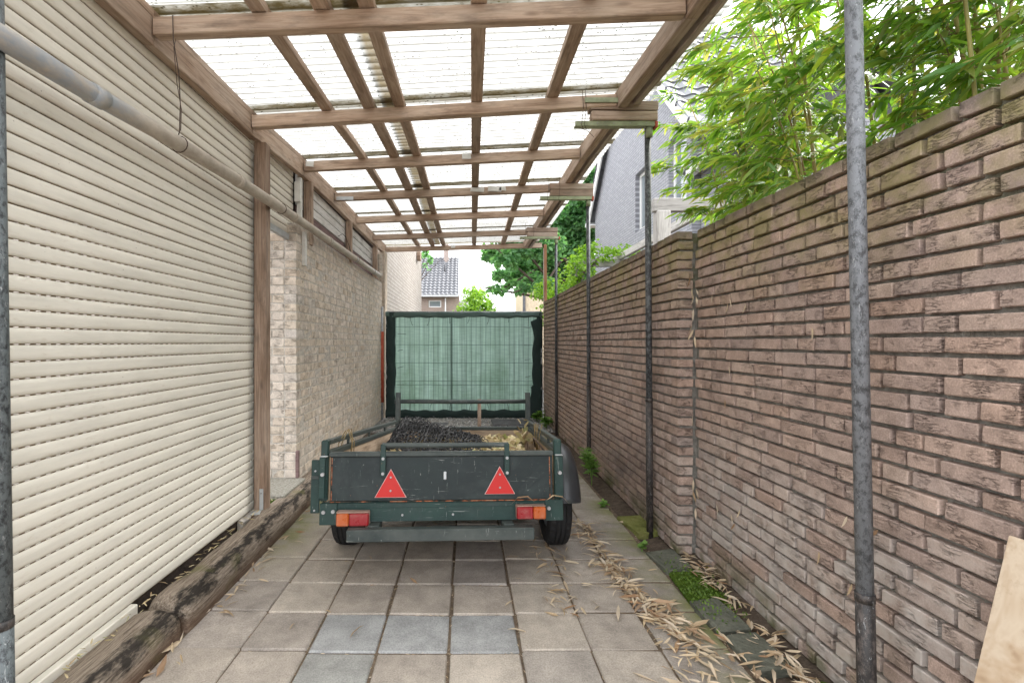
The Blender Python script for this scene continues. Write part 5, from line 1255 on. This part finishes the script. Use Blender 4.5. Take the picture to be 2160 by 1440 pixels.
# ================================================================== TREES
def tree(name, base, height, crown_blobs, leaves, lsize, mat, label, trunk_r, seed, dens=1.0):
    t = thing(name, base, label, 'tree'); rr = random.Random(seed); b = Vector(base)
    top = b + Vector((rr.uniform(-.3, .3), rr.uniform(-.3, .3), height))
    pts = [b.lerp(top, q) + Vector((rr.uniform(-.1, .1), rr.uniform(-.1, .1), 0)) for q in np.linspace(0, 1, 6)]
    tubeo('trunk', pts, [trunk_r * (1.25 - q) for q in np.linspace(0, 1, 6)], 'bark', t, 10)
    for (x, y, z, rx, ry, rz) in crown_blobs:
        p = pts[rr.choice((2, 3, 4))]; e = Vector((x, y, z)); m_ = p.lerp(e, .5) + Vector((rr.uniform(-.2, .2), rr.uniform(-.2, .2), rr.uniform(0, .3)))
        tubeo('limb', [p, m_, e, e + (e - m_) * .5], [trunk_r * .4, trunk_r * .25, trunk_r * .13, .008], 'bark', t, 6)
    o = leafcloud('crown', crown_blobs, leaves, lsize, mat, t); return t
# big tree, right of the gap: near drooping boughs and a dense body
bl = []
rr = random.Random(5)
for (u, v, r) in ((1190, 470, 40), (1215, 520, 38), (1180, 560, 36), (1235, 560, 34), (1150, 560, 30), (1110, 550, 30), (1070, 545, 26), (1035, 535, 20), (1090, 575, 24), (1125, 590, 26), (1060, 580, 20), (1045, 610, 16), (1075, 600, 14), (1150, 600, 24), (1250, 470, 42), (1230, 440, 40), (1150, 520, 34), (1100, 520, 30), (1060, 515, 24), (1200, 590, 26), (1170, 620, 20), (1100, 610, 16), (1160, 400, 44), (1240, 380, 46), (1300, 420, 46), (1040, 480, 26), (1100, 460, 36)):
    d = 19.0 + rr.uniform(-1.8, 1.8)
    r = r * d / 1038; bl.append(((u - 984) * d / 1038, d, 1.35 + (722 - v) * d / 1038, r * 1.15, r * 1.2, r * .8))
tree('broadleaf_tree', (4.6, 20.5, 0), 6.5, bl, 46000, .18, 'tree_leaf', 'large dark green tree spreading behind the canopy and the grey house', .22, 3)
tree('garden_tree', (-3.6, 25, 0), 4.6, [((u - 984) * d_ / 1038, d_, 1.35 + (722 - v) * d_ / 1038, r_ * .024, r_ * .024, r_ * .02) for (u, v, r_, d_) in ((900, 535, 11, 24.5), (908, 548, 8, 24), (900, 560, 6, 24.3), (908, 570, 4, 24), (880, 540, 16, 25), (860, 560, 20, 25.5))], 1500, .15, 'tree_leaf', 'small tree whose leaves show beside the pale house under the canopy edge', .12, 8)
tree('round_tree', (.6, 33.5, 0), 3.6, [(.1, 33, 3.2, .9, 1, .9), (.7, 33.4, 3.9, .9, 1, 1.0), (1.3, 33.2, 3.0, .9, 1, 1), (.3, 33.8, 4.7, .6, .8, .6), (1.0, 33.6, 4.5, .6, .8, .5), (1.5, 33.4, 3.8, .5, .7, .5), (0.5, 33.0, 2.2, 1.2, 1, .8)], 7000, .17, 'lime_leaf', 'round light green tree peeping over the green screen', .15, 4)

# ================================================================== BAMBOO
def bamboo(loc, canes, label, spread=.28, zt=(3.4, 4.6), lean=(-.32, .05), nleaf=85, lo=2.15, big=1.0):
    t = thing('bamboo_clump', loc, label, 'bamboo', 'bamboo clumps behind the wall'); T = []; D = []; S = []; tw = MB()
    for k in range(canes):
        bx_ = loc[0] + RND.uniform(-spread, spread) * .7; by_ = loc[1] + RND.uniform(-spread, spread); h = RND.uniform(*zt)
        lx, ly = lean[0] + RND.gauss(0, .12), lean[1] + RND.gauss(0, .2)
        nodes = int(h / .26); pts = []; rs_ = []; r0 = RND.uniform(.008, .016)
        for j in range(nodes + 1):
            q = j / nodes; base_ = Vector((bx_ + lx * q ** 2.4 * 1.3, by_ + ly * q ** 2.4, h * q - .25 * q ** 4)); r = r0 * (1.05 - .75 * q)
            pts += [base_ + Vector((0, 0, -.004)), base_, base_ + Vector((0, 0, .004))]; rs_ += [r, r * 1.25, r]
        tubeo('cane', pts, rs_, 'bamboo_cane', t, 8, True)
        for j in range(nodes + 1):
            p = pts[3 * j + 1]
            if p.z < lo: continue
            nb_ = RND.choice((1, 2, 2, 3))
            for _ in range(nb_):
                a = RND.uniform(0, 6.28); out = Vector((math.cos(a) - .35, math.sin(a), RND.uniform(-.1, .7))).normalized(); L = RND.uniform(.22, .55)
                e1 = p + out * L * .55; e2 = p + out * L + Vector((0, 0, -.14 * L))
                tw.tube([p, e1, e2], [.0028, .002, .0012], 4, False)
                for i in range(int(nleaf / 3.3)):
                    q = RND.uniform(.3, 1.05); pp = p.lerp(e1, q / .55) if q < .55 else e1.lerp(e2, (q - .55) / .45)
                    b = RND.gauss(0, .75); ca, sa = math.cos(b), math.sin(b); dd = (out.x * ca - out.y * sa - .15, out.x * sa + out.y * ca, RND.uniform(-.95, .1))
                    T.append((pp.x + RND.gauss(0, .012), pp.y + RND.gauss(0, .012), pp.z + RND.gauss(0, .012))); D.append(dd); S.append(RND.uniform(.08, .17) * big)
    tw.mk('twigs', 'twig', t)['kind'] = 'stuff'
    N_ = len(T)
    o = scatter('foliage', LEAFV * np.array([1, 1.15, 1.2]), LEAFF, basis(np.array(D), NR.normal(0, .5, N_), np.array(S)), np.array(T), 'bamboo_leaf', t); o['kind'] = 'stuff'
bamboo((2.42, 4.05, 0), 8, 'farthest bamboo clump, drooping in front of the grey house windows', .28, (3.0, 4.0), (-.2, -.05), 96, 2.05)
bamboo((2.3, 3.4, 0), 8, 'dense bamboo clump between the pergola and the nearest pole', .30, (3.1, 4.3), (-.22, 0), 90, 2.05)
bamboo((2.15, 2.8, 0), 8, 'bamboo clump just left of the nearest pole', .30, (3.1, 4.3), (-.2, 0), 86, 2.05)
bamboo((2.05, 2.25, 0), 7, 'bamboo clump right behind the nearest pole', .28, (3.2, 4.3), (-.2, 0), 80, 2.1)
bamboo((2.0, 1.75, 0), 6, 'bamboo clump right of the nearest pole with thick yellow canes', .24, (3.0, 4.2), (-.12, .0), 66, 2.15)
bamboo((2.05, 1.4, 0), 5, 'bamboo clump at the top right picture corner', .2, (3.0, 4.0), (-.06, .0), 60, 2.1)
bamboo((2.75, 2.0, 0), 8, 'rear bamboo clump filling the background at the far right', .5, (3.2, 4.6), (-.1, 0), 74, 1.9)
